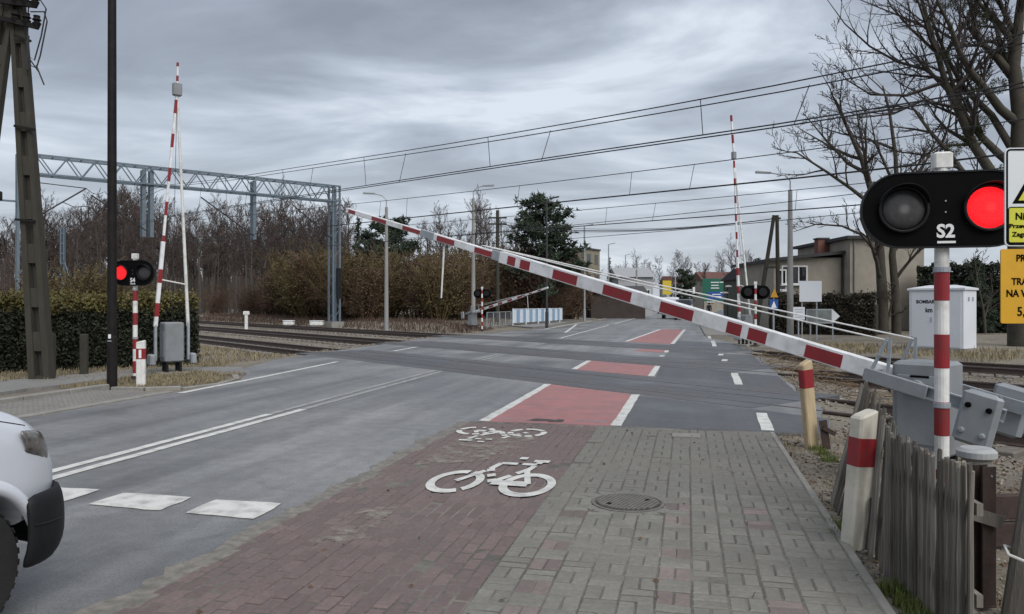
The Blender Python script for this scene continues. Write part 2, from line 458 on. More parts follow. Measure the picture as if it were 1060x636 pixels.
M_asphd = asphalt('dark_new_asphalt', (0.078, 0.080, 0.085), 0.8, 1.25, 0.42)
M_asphp = asphalt('path_asphalt', (0.20, 0.195, 0.185), 0.8, 1.2, 0.5)

RZ = -AR
def redge(side, t):                         # outline of the carriageway in the road frame
    return None
left = [(-9.35, -60), (-9.35, 13.0), (-9.5, 15.0), (-10.1, 16.2), (-11.1, 17.6), (-11.9, 20.5), (-12.2, 26), (-12.3, 34), (-11.2, 42), (-10.2, 48), (-9.6, 54), (-9.4, 60), (-9.4, 420)]
right = [(-3.0, -60), (-3.0, 10.42), (1.75, 10.42), (1.95, 11.5), (2.05, 18), (2.1, 30), (1.6, 36), (0.9, 39), (0.9, 420)]
_re = random.Random(41); _r2 = []
for _a, _b in zip(right, right[1:]):
    _r2.append(_a)
    if _a[1] >= 11.4 and _b[1] < 40:
        _n = int((_b[1] - _a[1]) / 0.3)
        for _k in range(1, _n):
            _f = _k / _n; _t = _a[1] + (_b[1] - _a[1]) * _f
            _r2.append((_a[0] + (_b[0] - _a[0]) * _f + 0.16 * mnoise.noise(Vector((_t * 0.9, 7.7, 0))) + _re.uniform(-.03, .03), _t))
_r2.append(right[-1]); right = _r2
rmb = MB()
def road_slab(mb_, poly, z0, z1):
    bmx = bmesh.new()
    vsx = [bmx.verts.new((p[0], p[1], z1)) for p in poly]
    f_ = bmx.faces.new(vsx)
    if f_.normal.z < 0 or True:
        bmx.normal_update()
        if f_.normal.z < 0: f_.normal_flip()
    r_ = bmesh.ops.extrude_face_region(bmx, geom=[f_])
    for v_ in [g_ for g_ in r_['geom'] if isinstance(g_, bmesh.types.BMVert)]:
        v_.co.z = z0
    bmesh.ops.recalc_face_normals(bmx, faces=bmx.faces)
    bmesh.ops.triangulate(bmx, faces=[f2 for f2 in bmx.faces if len(f2.verts) > 4])
    bmx.verts.index_update()
    mb_.add([v_.co for v_ in bmx.verts], [[v_.index for v_ in f2.verts] for f2 in bmx.faces])
    bmx.free()
road_slab(rmb, left + right[::-1], -0.3, 0.0)
road = rmb.build('road', M_asph, rot=(0, 0, RZ), kind='structure', label='worn grey asphalt road running over the level crossing', cat='road')
def sheet(poly, z, name, m, parent, jag=0.0, step=0.25, thick=0.006, seed=1, smoothness=1.0, kind=None):
    """a thin slab with optionally uneven edges, in the parent's frame"""
    pts = []
    rr = random.Random(seed)
    n = len(poly)
    for i in range(n):
        a, b = Vector(poly[i]), Vector(poly[(i + 1) % n])
        k = max(1, int((b - a).length / step)) if jag else 1
        for j in range(k):
            p = a.lerp(b, j / k)
            if jag: p += Vector((rr.uniform(-jag, jag), rr.uniform(-jag, jag)))
            pts.append((p.x, p.y))
    m_ = MB(); road_slab(m_, pts, z - thick, z)
    return m_.build(name, m, parent, kind=kind)
M_redsurf = mat('red_cycle_surface', (0.330, 0.150, 0.146), 0.75, 0.14, 3.5, bump=0.3, bscale=140, dirt=(0.20, 0.138, 0.134), dirt_scale=1.6, dirt_amt=0.7)
# dark asphalt beside the cycle surface before the first track
sheet([(-1.02, 10.44), (1.72, 10.44), (1.92, 11.4), (1.98, t_at(1.98, 10.5)), (-1.0, t_at(-1.0, 10.5))], 0.003, 'asphalt_patch', M_asphd, road, jag=0.012)
for j, (q0, q1) in enumerate(((13.34, 15.80), (18.65, 21.55), (24.45, 27.5))):
    sheet([(-0.7, t_at(-0.7, q0)), (1.98, t_at(1.98, q0)), (2.02, t_at(2.02, q1)), (-0.7, t_at(-0.7, q1))], 0.003, 'asphalt_patch', M_asphd, road, jag=0.012, seed=5 + j)
# red cycle surface in four pieces between the tracks
lc0, lc1 = -2.80, -0.95
sheet([(lc0, 10.45), (lc1, 10.45), (lc1, t_at(lc1, 10.5)), (lc0, t_at(lc0, 10.5))], 0.006, 'red_cycle_surface', M_redsurf, road, jag=0.006)
sheet([(lc0, t_at(lc0, 13.35)), (lc1 + .12, t_at(lc1, 13.35)), (lc1 + .16, t_at(lc1, 15.8)), (lc0, t_at(lc0, 15.8))], 0.006, 'red_cycle_surface', M_redsurf, road, jag=0.006, seed=2)
sheet([(-1.9, t_at(-1.9, 20.3)), (-.75, t_at(-.75, 20.4)), (-.75, t_at(-.75, 21.45)), (-1.6, t_at(-1.6, 21.45))], 0.006, 'red_cycle_surface', M_redsurf, road, jag=0.05, seed=3)
sheet([(-2.65, t_at(-2.65, 25.0)), (-.62, t_at(-.62, 25.0)), (-.2, 51), (-1.75, 51)], 0.006, 'red_cycle_surface', M_redsurf, road, jag=0.01, seed=4)
M_redworn = mat('worn_black_patch', (0.05, 0.042, 0.04), 0.7, 0.3, 9)
sheet([(-2.2, 10.62), (-1.75, 10.58), (-1.7, 10.8), (-2.1, 10.86)], 0.008, 'tar_patch', M_redworn, road, jag=0.05, step=0.08, thick=0.003)
sheet([(-1.55, 10.76), (-1.1, 10.74), (-1.1, 10.80), (-1.55, 10.83)], 0.008, 'tar_patch', M_asph, road, jag=0.012, step=0.08, thick=0.003)
sheet([(-2.65, 10.72), (-2.3, 10.74), (-2.3, 10.78), (-2.65, 10.77)], 0.008, 'tar_patch', M_asph, road, jag=0.012, step=0.08, thick=0.003)

def stripe(p0, p1, w, name='lane_line', z=0.0085, parent=None, jag=0.007, seed=1):
    a, b = Vector(p0), Vector(p1); d = (b - a).normalized(); n = Vector((d.y, -d.x)) * w / 2
    sheet([a - n, a + n, b + n, b - n], z, name, M_paint, parent or road, jag=jag, step=0.35, thick=0.003, seed=seed)
# edges of the red surface
stripe((lc0, 10.46), (lc0, t_at(lc0, 10.5)), 0.14); stripe((lc1, 10.46), (lc1 + .03, t_at(lc1, 10.5)), 0.14)
stripe((lc0, t_at(lc0, 13.4)), (lc0, t_at(lc0, 15.75)), 0.14); stripe((lc1 + .13, t_at(lc1, 13.4)), (lc1 + .17, t_at(lc1, 15.75)), 0.14)
stripe((-.72, t_at(-.72, 20.5)), (-.72, t_at(-.72, 21.4)), 0.14); stripe((-.8, t_at(-.8, 18.8)), (-.8, t_at(-.8, 19.2)), 0.14)
stripe((-2.65, t_at(-2.65, 25.1)), (-1.75, 51), 0.16); stripe((-.62, t_at(-.62, 25.1)), (-.2, 51), 0.16)
# footway edge dashes on the right
for (q0, q1) in ((None, 10.2), (13.5, 15.6), (18.7, 19.3), (20.7, 21.3), (24.9, 28.5), (30.5, 33.5)):
    t0 = 10.5 if q0 is None else t_at(1.05, q0)
    stripe((1.02, t0), (1.08, t_at(1.06, q1)), 0.16, seed=int((q1) * 10))
# centre lines
for lat in (-6.10, -5.86):
    stripe((lat, -12), (lat, 10.4 if lat < -6 else 11.0), 0.12, seed=3)
M_paintw = mat('worn_road_paint', (0.30, 0.30, 0.295), 0.75, 0.15, 12, dirt=(0.155, 0.155, 0.155), dirt_scale=5, dirt_amt=0.9)
def wstripe(p0, p1, w, seed):
    a, b = Vector(p0), Vector(p1); d = (b - a).normalized(); n = Vector((d.y, -d.x)) * w / 2
    sheet([a - n, a + n, b + n, b - n], 0.0085, 'worn_lane_line', M_paintw, road, jag=0.012, step=0.3, thick=0.003, seed=seed)
for lat in (-6.10, -5.86):
    wstripe((lat, 10.4 if lat < -6 else 11.0), (lat, t_at(lat, 10.5)), 0.11, 5)
    wstripe((lat, t_at(lat, 13.4)), (lat, t_at(lat, 15.7)), 0.11, 6)
    wstripe((lat, t_at(lat, 18.7)), (lat, t_at(lat, 21.4)), 0.11, 7)
stripe((-6.0, t_at(-6, 25)), (-6.0, 60), 0.12, seed=8); stripe((-5.9, 64), (-5.9, 180), 0.12, seed=9)
# left edge line
pe = [(-9.15, 12.5), (-9.3, 15), (-9.75, 20.3)]
for i in range(2): stripe(pe[i], pe[i + 1], 0.13, seed=11 + i)
stripe((-10.05, t_at(-10.05, 13.7)), (-10.15, t_at(-10.15, 15.7)), 0.14, seed=14)
stripe((-9.2, 50), (-9.0, 200), 0.14, seed=15)
stripe((-6.9, 44), (-8.8, 62), 0.16, seed=15)
# give-way blocks across the near lane
for k, quad in enumerate((((130, 511), (199, 515.6), (165, 529.5), (90, 523)), ((223, 518), (292, 522), (264, 538), (193, 532)), ((56, 505), (102, 508), (62, 521), (20, 517)))):
    pts = [w2r(G(u, v)) for u, v in quad]
    sheet(pts[::-1], 0.0085, 'give_way_block', M_paint, road, jag=0.012, step=0.12, thick=0.003, seed=20 + k)
# grit that gathers between the asphalt and the red paving
M_grit = mat('grey_grit', (0.185, 0.172, 0.152), 0.95, 0.4, 14, bump=0.5, bscale=60, dirt=(0.10, 0.095, 0.085), dirt_scale=5, dirt_amt=0.7)
rg = random.Random(3)
lp = []; rp_ = []
t = 2.0
while t < 10.4:
    lp.append((-3.05 - abs(mnoise.noise(Vector((t * 1.3, 0, 0)))) * 0.22 - rg.uniform(0, 0.09), t)); rp_.append((-2.93 + rg.uniform(-0.03, 0.02) + 0.06 * mnoise.noise(Vector((t * 0.8, 4, 0))), t)); t += 0.11
g_ = MB(); road_slab(g_, lp + rp_[::-1], -0.004, 0.0045)
g_.build('grit', M_grit, road, kind='stuff')

# ---------------------------------------------------------------- brick paving
def paving_mat(name, col, dirt, amt=0.55, ov=0.23):
    return mat(name, col, 0.85, 0.20, 30, bump=0.35, bscale=110, obj_var=ov, dirt=dirt, dirt_scale=2.2, dirt_amt=amt)
M_rbrick = paving_mat('red_paving_brick', (0.148, 0.110, 0.105), (0.108, 0.087, 0.083), ov=0.14)
M_gbrick = paving_mat('grey_paving_brick', (0.180, 0.174, 0.154), (0.125, 0.121, 0.107), ov=0.12)
M_tbrick = paving_mat('dull_red_paving_brick', (0.176, 0.143, 0.133), (0.130, 0.105, 0.10))
M_joint = mat('sandy_joint', (0.095, 0.088, 0.078), 1.0, 0.3, 30, dirt=(0.30, 0.28, 0.24), dirt_scale=1.1, dirt_amt=0.65)
cyc = thing('cycle_path', None, None, rz=RZ); tag(cyc, 'dull red brick cycle path with white bicycle markings', 'cycle path', kind='structure')
foot = thing('footpath', None, None, rz=RZ); tag(foot, 'grey block footpath beside the red cycle path', 'footpath', kind='structure')
def brick_mesh(name, w, l, m):
    mb_ = MB(); g = 0.0042; c = 0.008
    x, y = w / 2 - g, l / 2 - g * 1.7
    v = []
    for z, i in ((-0.05, 0), (-c, 0), (0, c)):
        v += [(-x + i, -y + i, z), (x - i, -y + i, z), (x - i, y - i, z), (-x + i, y - i, z)]
    f = [(8, 9, 10, 11)]
    for r in range(2):
        for i in range(4):
            j = (i + 1) % 4; f.append((r * 4 + i, r * 4 + j, r * 4 + 4 + j, r * 4 + 4 + i))
    mb_.add(v, f)
    return mb_, mb_.mesh(name, m)
RB = brick_mesh('brick', 0.1, 0.2, M_rbrick); GV = brick_mesh('brick', 0.1, 0.2, M_gbrick); GH = brick_mesh('brick', 0.2, 0.1, M_gbrick)
TV = brick_mesh('brick', 0.1, 0.2, M_tbrick); TH = brick_mesh('brick', 0.2, 0.1, M_tbrick)
rb = random.Random(12)
def pave(parent, items, nmax=296):
    """items: (lat, t, mesh pair). The largest in view are parts of their own."""
    def vis(it):
        p = R(it[0], it[1])
        if p.y < 0.5: return -1
        u = CU + F * p.x / p.y; v = CV + F * H / p.y
        if u < -25 or u > 1085 or v > 648: return -1
        return 1.0 / p.y
    items = sorted(items, key=vis, reverse=True)
    rest = {}
    for i, (la, t_, pr) in enumerate(items):
        dz = rb.uniform(-0.004, 0.003) - (0.006 if rb.random() < 0.05 else 0) + 0.007 * mnoise.noise(Vector((la * 1.1, t_ * 1.1, 2.0)))
        rx, ry, rz_ = rb.gauss(0, 0.013), rb.gauss(0, 0.016), rb.gauss(0, 0.009)
        if i < nmax:
            o = link('brick', pr[1], parent, loc=(la, t_, 0.006 + dz), rot=(rx, ry, rz_))
        else:
            k = pr[1].materials[0].name
            m_ = rest.setdefault(k, MB())
            mm = (Matrix.Rotation(rz_, 3, 'Z') @ Matrix.Rotation(ry, 3, 'Y') @ Matrix.Rotation(rx, 3, 'X'))
            m_.add([mm @ Vector(p) + Vector((la, t_, 0.006 + dz)) for p in pr[0].v], pr[0].f)
    for k, m_ in rest.items():
        m_.build('brick_field', bpy.data.materials[k], parent, kind='stuff')
it = []
for c_ in range(18):
    la = -2.98 + 0.05 + c_ * 0.1
    off = 0.1 if c_ % 2 else 0.0
    t = 2.3 + off
    while t < 10.36:
        it.append((la, t, RB)); t += 0.2
pave(cyc, it)
it = []
for c_ in range(11):
    for r_ in range(41):
        la = -1.18 + 0.1 + c_ * 0.2; t = 2.3 + 0.1 + r_ * 0.2
        if t > 10.35: continue
        mp_ = R(la, t)
        if (mp_ - Vector((0.96, 6.37, 0))).length < 0.36: continue
        red = (c_ in (1, 5, 8) and r_ % 2 == 0 and rb.random() < 0.7 and t < 6.6)
        if (c_ + r_) % 2:
            a_, b_ = (TV if red else GV), (TV if red else GV)
            it += [(la - 0.05, t, a_), (la + 0.05, t, b_)]
        else:
            a_ = TH if red else GH
            it += [(la, t - 0.05, a_), (la, t + 0.05, a_)]
pave(foot, it)
sheet([(-2.99, 2.1), (-1.18, 2.1), (-1.18, 10.41), (-2.99, 10.41)], -0.001, 'joint_bed', M_joint, cyc, thick=0.2)
sheet([(-1.178, 2.1), (1.03, 2.1), (1.03, 10.41), (-1.178, 10.41)], -0.001, 'joint_bed', M_joint, foot, thick=0.2)
# concrete edging stones along the footpath
for i in range(9):
    MB().box((1.055, 2.6 + i * 0.92, -0.06), (0.06, 0.905, 0.13), ch=0.008).build('edging_stone', M_conc, foot)
# end course: two darker slabs let into the far end (manhole frames)
MB().box((-0.02, 9.85, 0.009), (0.34, 0.26, 0.012)).build('cover_plate', M_conc, foot)
# ---- bicycle markings
def bike(cx, cy, flip, sx, sy, m, name, worn=0.0, seed=3):
    root = MB()
    rr = random.Random(seed)
    segs = []
    def P(x, y):
        x2, y2 = x * sx, y * sy * (-1 if flip else 1)
        return (cx + (x2 * (-1 if flip else 1)), cy + y2)
    def ring(ox, oy, rad, w):
        n = 30
        for k in range(n):
            if rr.random() < worn * 0.5: continue
            a0, a1 = 2 * PI * k / n, 2 * PI * (k + 1) / n
            segs.append([P(ox + rad * math.cos(a0), oy + rad * math.sin(a0)), P(ox + rad * math.cos(a1), oy + rad * math.sin(a1)),
                         P(ox + (rad - w) * math.cos(a1), oy + (rad - w) * math.sin(a1)), P(ox + (rad - w) * math.cos(a0), oy + (rad - w) * math.sin(a0))])
    def line(a, b, w):
        a, b = Vector(a), Vector(b); n = max(1, int((b - a).length / 0.12)); d = (b - a).normalized(); q = Vector((-d.y, d.x)) * w * 0.62
        for k in range(n):
            if rr.random() < worn: continue
            p0, p1 = a.lerp(b, k / n), a.lerp(b, (k + 1) / n)
            segs.append([P(*(p0 + q)), P(*(p1 + q)), P(*(p1 - q)), P(*(p0 - q))])
    # unit: wheel radius 0.5, wheels 1.35 apart
    ring(-0.68, 0, 0.5, 0.15); ring(0.68, 0, 0.5, 0.15)
    line((-0.68, 0), (-0.30, 0.62), 0.10)
    line((-0.30, 0.62), (-0.22, 0.93), 0.10)
    line((-0.22, 0.93), (0.12, 0.93), 0.09)
    line((0.22, 0.93), (0.52, 0.93), 0.09)
    line((0.40, 1.12), (0.72, 1.12), 0.10)
    line((-0.30, 0.62), (0.0, 0.02), 0.12)
    line((0.0, 0.02), (0.68, 0.0), 0.16)
    line((0.0, 0.02), (0.44, 0.66), 0.10)
    line((0.44, 0.60), (0.56, 1.10), 0.10)
    line((0.68, 0.0), (0.44, 0.60), 0.09)
    line((0.05, 1.24), (0.22, 1.24), 0.10)
    for s_ in segs:
        n0 = len(root.v)
        z1 = 0.0135 + 0.00004 * len(root.f)
        s2 = s_ if not flip else s_
        area = sum(s2[i][0] * s2[(i + 1) % 4][1] - s2[(i + 1) % 4][0] * s2[i][1] for i in range(4))
        if area < 0: s2 = s2[::-1]
        root.v += [(p[0], p[1], z1) for p in s2]
        root.f.append((n0, n0 + 1, n0 + 2, n0 + 3))
    return root.build(name, m, cyc)
pb = w2r(G(510, 500))
bike(pb[0], pb[1] - 0.05, False, 0.50, 0.92, M_paint, 'bicycle_marking', 0.07, 3)
pb = w2r(G(519, 448))
bike(pb[0], pb[1], True, 0.50, 0.62, M_paint, 'bicycle_marking', 0.30, 9)
# smeared remains of an older marking
M_smear = bpy.data.materials.new('faded_paint_smear'); M_smear.use_nodes = True
def _smear():
    t = M_smear.node_tree; b = t.nodes['Principled BSDF']; L = t.links.new
    g = t.nodes.new('ShaderNodeTexCoord'); n = t.nodes.new('ShaderNodeTexNoise'); n.inputs['Scale'].default_value = 4.5; n.inputs['Detail'].default_value = 8; n.inputs['Roughness'].default_value = 0.72
    L(g.outputs['Object'], n.inputs[0])
    r = t.nodes.new('ShaderNodeMapRange'); r.inputs['From Min'].default_value = 0.47; r.inputs['From Max'].default_value = 0.66; r.inputs['To Max'].default_value = 0.75
    L(n.outputs['Fac'], r.inputs[0]); L(r.outputs[0], b.inputs['Alpha'])
    b.inputs['Base Color'].default_value = (0.33, 0.31, 0.26, 1); b.inputs['Roughness'].default_value = 0.9
_smear()
sm = [w2r(G(u, v)) for u, v in ((425, 484), (500, 478), (556, 459), (548, 450), (505, 449), (478, 452))]
m_ = MB(); m_.add([(p[0], p[1], 0.0128) for p in sm], [tuple(range(len(sm)))]); m_.build('faded_paint', M_smear, cyc)
sm = [w2r(G(u, v)) for u, v in ((300, 575), (375, 560), (420, 520), (360, 535))]
m_ = MB(); m_.add([(p[0], p[1], 0.0128) for p in sm], [tuple(range(len(sm)))]); m_.build('faded_paint', M_smear, cyc)
# manhole cover in the footpath
M_iron = mat('cast_iron', (0.135, 0.128, 0.115), 0.8, 0.25, 12, bump=0.3, bscale=80)
M_irond = mat('cast_iron_dark', (0.035, 0.033, 0.03), 0.9, 0.25, 12)
mh = thing('manhole_cover', 'round ribbed iron manhole cover set in the grey footpath', 'manhole cover', (0.96, 6.37, 0.0), rz=1.0)
MB().lathe([(0.30, -0.05), (0.30, 0.010), (0.275, 0.0125), (0.275, 0.004)], 40).build('rim', M_iron, mh)
MB().lathe([(0.265, -0.04), (0.265, 0.008)], 40).build('plate', M_irond, mh)
rbm = MB()
for k in range(-7, 8):
    y = k * 0.033; hx = math.sqrt(max(0, 0.255 ** 2 - y * y)) * 0.97
    n_ = max(1, int(hx / 0.05))
    rbm.box((0, y, 0.0125), (2 * hx, 0.021, 0.014))
rbm.build('ribs', M_iron, mh)
for (x, y) in ((-0.15, 0.1), (0.12, -0.12)): MB().box((x, y, 0.0192), (0.05, 0.03, 0.004)).build('lifting_slot', M_black, mh)
mf = MB()
for k in range(16):
    a = 2 * PI * k / 16
    mf.box((0.96 + 0.345 * math.cos(a), 6.37 + 0.345 * math.sin(a), -0.02), (0.085, 0.125, 0.05), rotz(a))
o_ = mf.build('setting_stones', M_gbrick)
o_.parent = foot; o_.matrix_parent_inverse = Matrix.Rotation(-RZ, 4, 'Z')

# ---------------------------------------------------------------- left pavement
M_bay = mat('pale_block_paving', (0.235, 0.225, 0.205), 0.9, 0.2, 14, dirt=(0.15, 0.14, 0.12), dirt_scale=1.5, dirt_amt=0.5)
def bay_mat():
    m = M_bay.copy(); m.name = 'pale_block_paving_pattern'
    t = m.node_tree; b = t.nodes['Principled BSDF']
    src = b.inputs['Base Color'].links[0].from_socket
    g = t.nodes.new('ShaderNodeTexCoord')
    br = t.nodes.new('ShaderNodeTexBrick'); br.inputs['Scale'].default_value = 5; br.inputs['Mortar Size'].default_value = 0.03
    br.inputs['Color1'].default_value = (1, 1, 1, 1); br.inputs['Color2'].default_value = (.85, .85, .85, 1); br.inputs['Mortar'].default_value = (.5, .5, .5, 1)
    t.links.new(g.outputs['Object'], br.inputs['Vector'])
    mi = t.nodes.new('ShaderNodeMixRGB'); mi.blend_type = 'MULTIPLY'; mi.inputs[0].default_value = 1
    t.links.new(src, mi.inputs[1]); t.links.new(br.outputs['Color'], mi.inputs[2]); t.links.new(mi.outputs[0], b.inputs['Base Color'])
    return m
bay = thing('pavement', None, None, rz=RZ); tag(bay, 'pale block pavement and kerb beside the black lamp post', 'pavement', kind='structure')
sheet([(-11.0, -30), (-9.52, -30), (-9.52, 12.4), (-10.2, 12.6), (-11.0, 12.4)], 0.02, 'block_paving', bay_mat(), bay, thick=0.2)
for i in range(20):
    MB().box((-9.44, 12.6 - 0.5 - i * 1.0, -0.03), (0.15, 0.985, 0.12), ch=0.012).build('kerb_stone', M_conc, bay)
for i in range(16):
    MB().box((-11.075, 12.9 - 0.5 - i * 1.0, -0.05), (0.15, 0.985, 0.28), ch=0.015).build('kerb_stone', M_conc, bay)
kp = [(-11.0, 12.95), (-10.3, 13.0), (-9.75, 13.35), (-9.55, 14.3), (-9.85, 15.4), (-10.4, 16.2)]
for i in range(len(kp) - 1):
    a, b = Vector((*kp[i], -0.035)), Vector((*kp[i + 1], -0.035))
    MB().bar(a + (b - a) * 0.01, b - (b - a) * 0.01, 0.14, 0.14 if i < 2 else 0.08, ch=0.012).build('kerb_stone', M_conc, bay)
sheet([(-14.2, -30), (-12.6, -30), (-12.5, 12.2), (-12.3, 15.2), (-11.9, 16.6), (-10.6, 16.0), (-10.2, 16.6), (-11.4, 18.0), (-13.4, 17.4), (-14.2, 14)], 0.015, 'footway', M_asphp, bay, thick=0.2, jag=0.05)
# far pavement on the right of the road beyond the tracks, left verge path
fp = thing('far_pavement', None, None, rz=RZ); tag(fp, 'far grey pavement beyond the crossing on the cycle path side', 'pavement', kind='structure')
sheet([(0.98, 41), (3.4, 41), (3.4, 300), (0.98, 300)], 0.06, 'paving', M_bay, fp, thick=0.3)
for i in range(40):
    MB().box((0.93, 41.5 + i * 2.0, 0.0), (0.12, 1.98, 0.18)).build('kerb_stone', M_conc, fp)
fl = thing('path', None, None, rz=RZ); tag(fl, 'grey path beside the white and blue railing beyond the crossing', 'path', kind='structure')
sheet([(-13.0, 56), (-10.4, 52), (-10.2, 60), (-10.2, 160), (-12.2, 160), (-12.6, 62)], 0.05, 'paving', M_asphp, fl, thick=0.3)

# ---------------------------------------------------------------- railway tracks
def rail_prof():
    return [(-0.06, 0), (0.06, 0), (0.06, 0.012), (0.012, 0.03), (0.012, 0.115), (0.036, 0.13), (0.036, 0.158), (0.028, 0.165), (-0.028, 0.165), (-0.036, 0.158), (-0.036, 0.13), (-0.012, 0.115), (-0.012, 0.03), (-0.06, 0.012)]
def lat_of(q, s):
    return w2r(T(q, s))[0]
M_panel = asphalt('rubber_crossing_panel', (0.080, 0.080, 0.084), 0.75, 1.3, 0.40)
slmb = MB()
pr_ = [(-1.3, -0.13), (1.3, -0.13), (1.3, 0.09), (0.55, 0.06), (-0.55, 0.06), (-1.3, 0.09)]
slmb.box((0, 0, -0.02), (2.5, 0.26, 0.2), ch=0.02)
SLE = slmb.mesh('sleeper', M_sleeper)
for k, Q in enumerate((Q1, Q2, Q3)):
    tr = thing('railway_track', ['railway track first met by the road, beside the barrier machines', 'middle railway track of the three over the road', 'railway track furthest over, below the white equipment cabinet'][k], 'railway track', rz=AT)
    # frame: local x = q, local y = s
    for g in (-0.755, 0.755):
        rail = MB()
        pf = rail_prof()
        rail.add([(Q + g + x, y, z - 0.158) for y in (-160, 260) for x, z in pf], [tuple(range(13, -1, -1)), tuple(range(14, 28))] + [(i, (i + 1) % 14, 14 + (i + 1) % 14, 14 + i) for i in range(14)])
        ro = rail.build('rail', M_rail, tr)
        MB().box((Q + g, 50, 0.0085), (0.054, 420, 0.004)).build('rail_head', M_railtop, ro)
    s = -30.0
    while s < 78:
        la = lat_of(Q, s)
        if not (-12.9 < la < 2.6):
            link('sleeper', SLE, tr, loc=(Q, s, -0.245))
        s += 0.6
    # rubber panels where the road passes over
    sa = [x for x in frange(-40, 60, 0.1)]
    inr = [x for x in sa if -12.0 < lat_of(Q, x) < 1.9]
    s0, s1 = min(inr), max(inr)
    n = int((s1 - s0) / 1.5)
    for (a, b) in ((-1.38, -0.805), (-0.69, -0.01), (0.01, 0.69), (0.805, 1.38)):
        for j in range(n):
            ya = s0 + (s1 - s0) * j / n; yb = s0 + (s1 - s0) * (j + 1) / n
            pm = MB().box((Q + (a + b) / 2, (ya + yb) / 2, -0.03 + random.uniform(-0.003, 0.002)), (b - a - 0.012, yb - ya - 0.016, 0.078), ch=0.006)
            pm.build('crossing_panel', M_panel, tr)
# ballast stones
def stones(name, n, sampler, smin, smax, label, seed=4, m=None):
    rr = random.Random(seed); mb_ = MB()
    base = [Vector(p) for p in ((1, 0, 0), (-1, 0, 0), (0, 1, 0), (0, -1, 0), (0, 0, 1), (0, 0, -1))]
    fc = [(0, 2, 4), (2, 1, 4), (1, 3, 4), (3, 0, 4), (2, 0, 5), (1, 2, 5), (3, 1, 5), (0, 3, 5)]
    for i in range(n):
        p = sampler(rr)
        if p is None: continue
        sz = rr.uniform(smin, smax)
        mm = rotz(rr.uniform(0, 6.3)) @ rotx(rr.uniform(0, 3))
        mb_.add([mm @ Vector((b.x * rr.uniform(.7, 1.2), b.y * rr.uniform(.6, 1.1), b.z * rr.uniform(.5, .9))) * sz + p for b in base], fc)
    return mb_.build(name, m or M_stone, kind='stuff', label=label, cat='ballast')
def bal(s0, s1, lo=9.6, hi=25.6):
    def f(rr):
        q = rr.uniform(lo, hi); s = rr.uniform(s0, s1); p = T(q, s)
        la = w2r(p)[0]
        if -12.6 < la < 2.05: return None
        return Vector((p.x, p.y, gz(p.x, p.y) + rr.uniform(-0.005, 0.02)))
    return f
stones('track_ballast', 17000, bal(-22, 10), 0.025, 0.055, 'grey brown track ballast stones below the fallen barrier boom', 4)
stones('track_ballast', 13000, bal(16, 60), 0.03, 0.06, 'grey brown track ballast stones before the leafless wood', 5)
def verge(rr):
    la = rr.uniform(1.12, 5.5); t = rr.uniform(2.5, 12.5); p = R(la, t)
    if w2t(p)[0] > 10.2: return None
    if rr.random() < smooth(1.5, 5.0, la) * 0.5: return None
    return Vector((p.x, p.y, gz(p.x, p.y) + 0.003))
stones('verge_gravel', 11000, verge, 0.008, 0.026, 'loose gravel on the earth verge along the footpath edge', 6)
# long ballast bed mound strips
# ================================================================ CROSSING EQUIPMENT
def text_part(txt, size, m, parent, loc, rot=(PI / 2, 0, 0), sx=1.0, bold=0.0, align='CENTER', name='lettering', ext=0.0008):
    cu = bpy.data.curves.new('txt', 'FONT'); cu.body = txt; cu.size = size; cu.align_x = align; cu.align_y = 'CENTER'
    cu.extrude = ext; cu.offset = bold; cu.resolution_u = 3
    ob = bpy.data.objects.new('txt', cu); C.objects.link(ob)
    bpy.context.view_layer.update()
    dg = bpy.context.evaluated_depsgraph_get()
    me = bpy.data.meshes.new_from_object(ob.evaluated_get(dg))
    bpy.data.objects.remove(ob)
    for v in me.vertices: v.co.x *= sx
    me.materials.clear(); me.materials.append(m)
    return link(name, me, parent, loc=loc, rot=rot)
def stadium(w, h, n=14):
    r = h / 2; a = w / 2 - r; pts = []
    for k in range(n + 1):
        t = -PI / 2 + PI * k / n; pts.append((a + r * math.cos(t), r * math.sin(t)))
    for k in range(n + 1):
        t = PI / 2 + PI * k / n; pts.append((-a + r * math.cos(t), r * math.sin(t)))
    return pts
M_lit = mat('lit_red_lens', (0.5, 0.01, 0.01), 0.4, 0.12, 60, emit=((1.0, 0.015, 0.022), 0.80), spec=0.1)
def _led():
    t = M_lit.node_tree; b = t.nodes['Principled BSDF']; L = t.links.new
    g = t.nodes.new('ShaderNodeTexCoord'); v = t.nodes.new('ShaderNodeTexVoronoi'); v.inputs['Scale'].default_value = 62; v.inputs['Randomness'].default_value = 0.35
    L(g.outputs['Object'], v.inputs['Vector'])
    r = t.nodes.new('ShaderNodeMapRange'); r.inputs['From Min'].default_value = 0.1; r.inputs['From Max'].default_value = 0.75
    r.inputs['To Min'].default_value = 1.0; r.inputs['To Max'].default_value = 0.42
    L(v.outputs['Distance'], r.inputs[0]); L(r.outputs[0], b.inputs['Emission Strength'])
_led()
M_dim = mat('unlit_dark_lens', (0.040, 0.038, 0.038), 0.45, 0.35, 30, spec=0.5)
M_letter = mat('white_lettering', (0.75, 0.75, 0.75), 0.6, 0.05, 5)
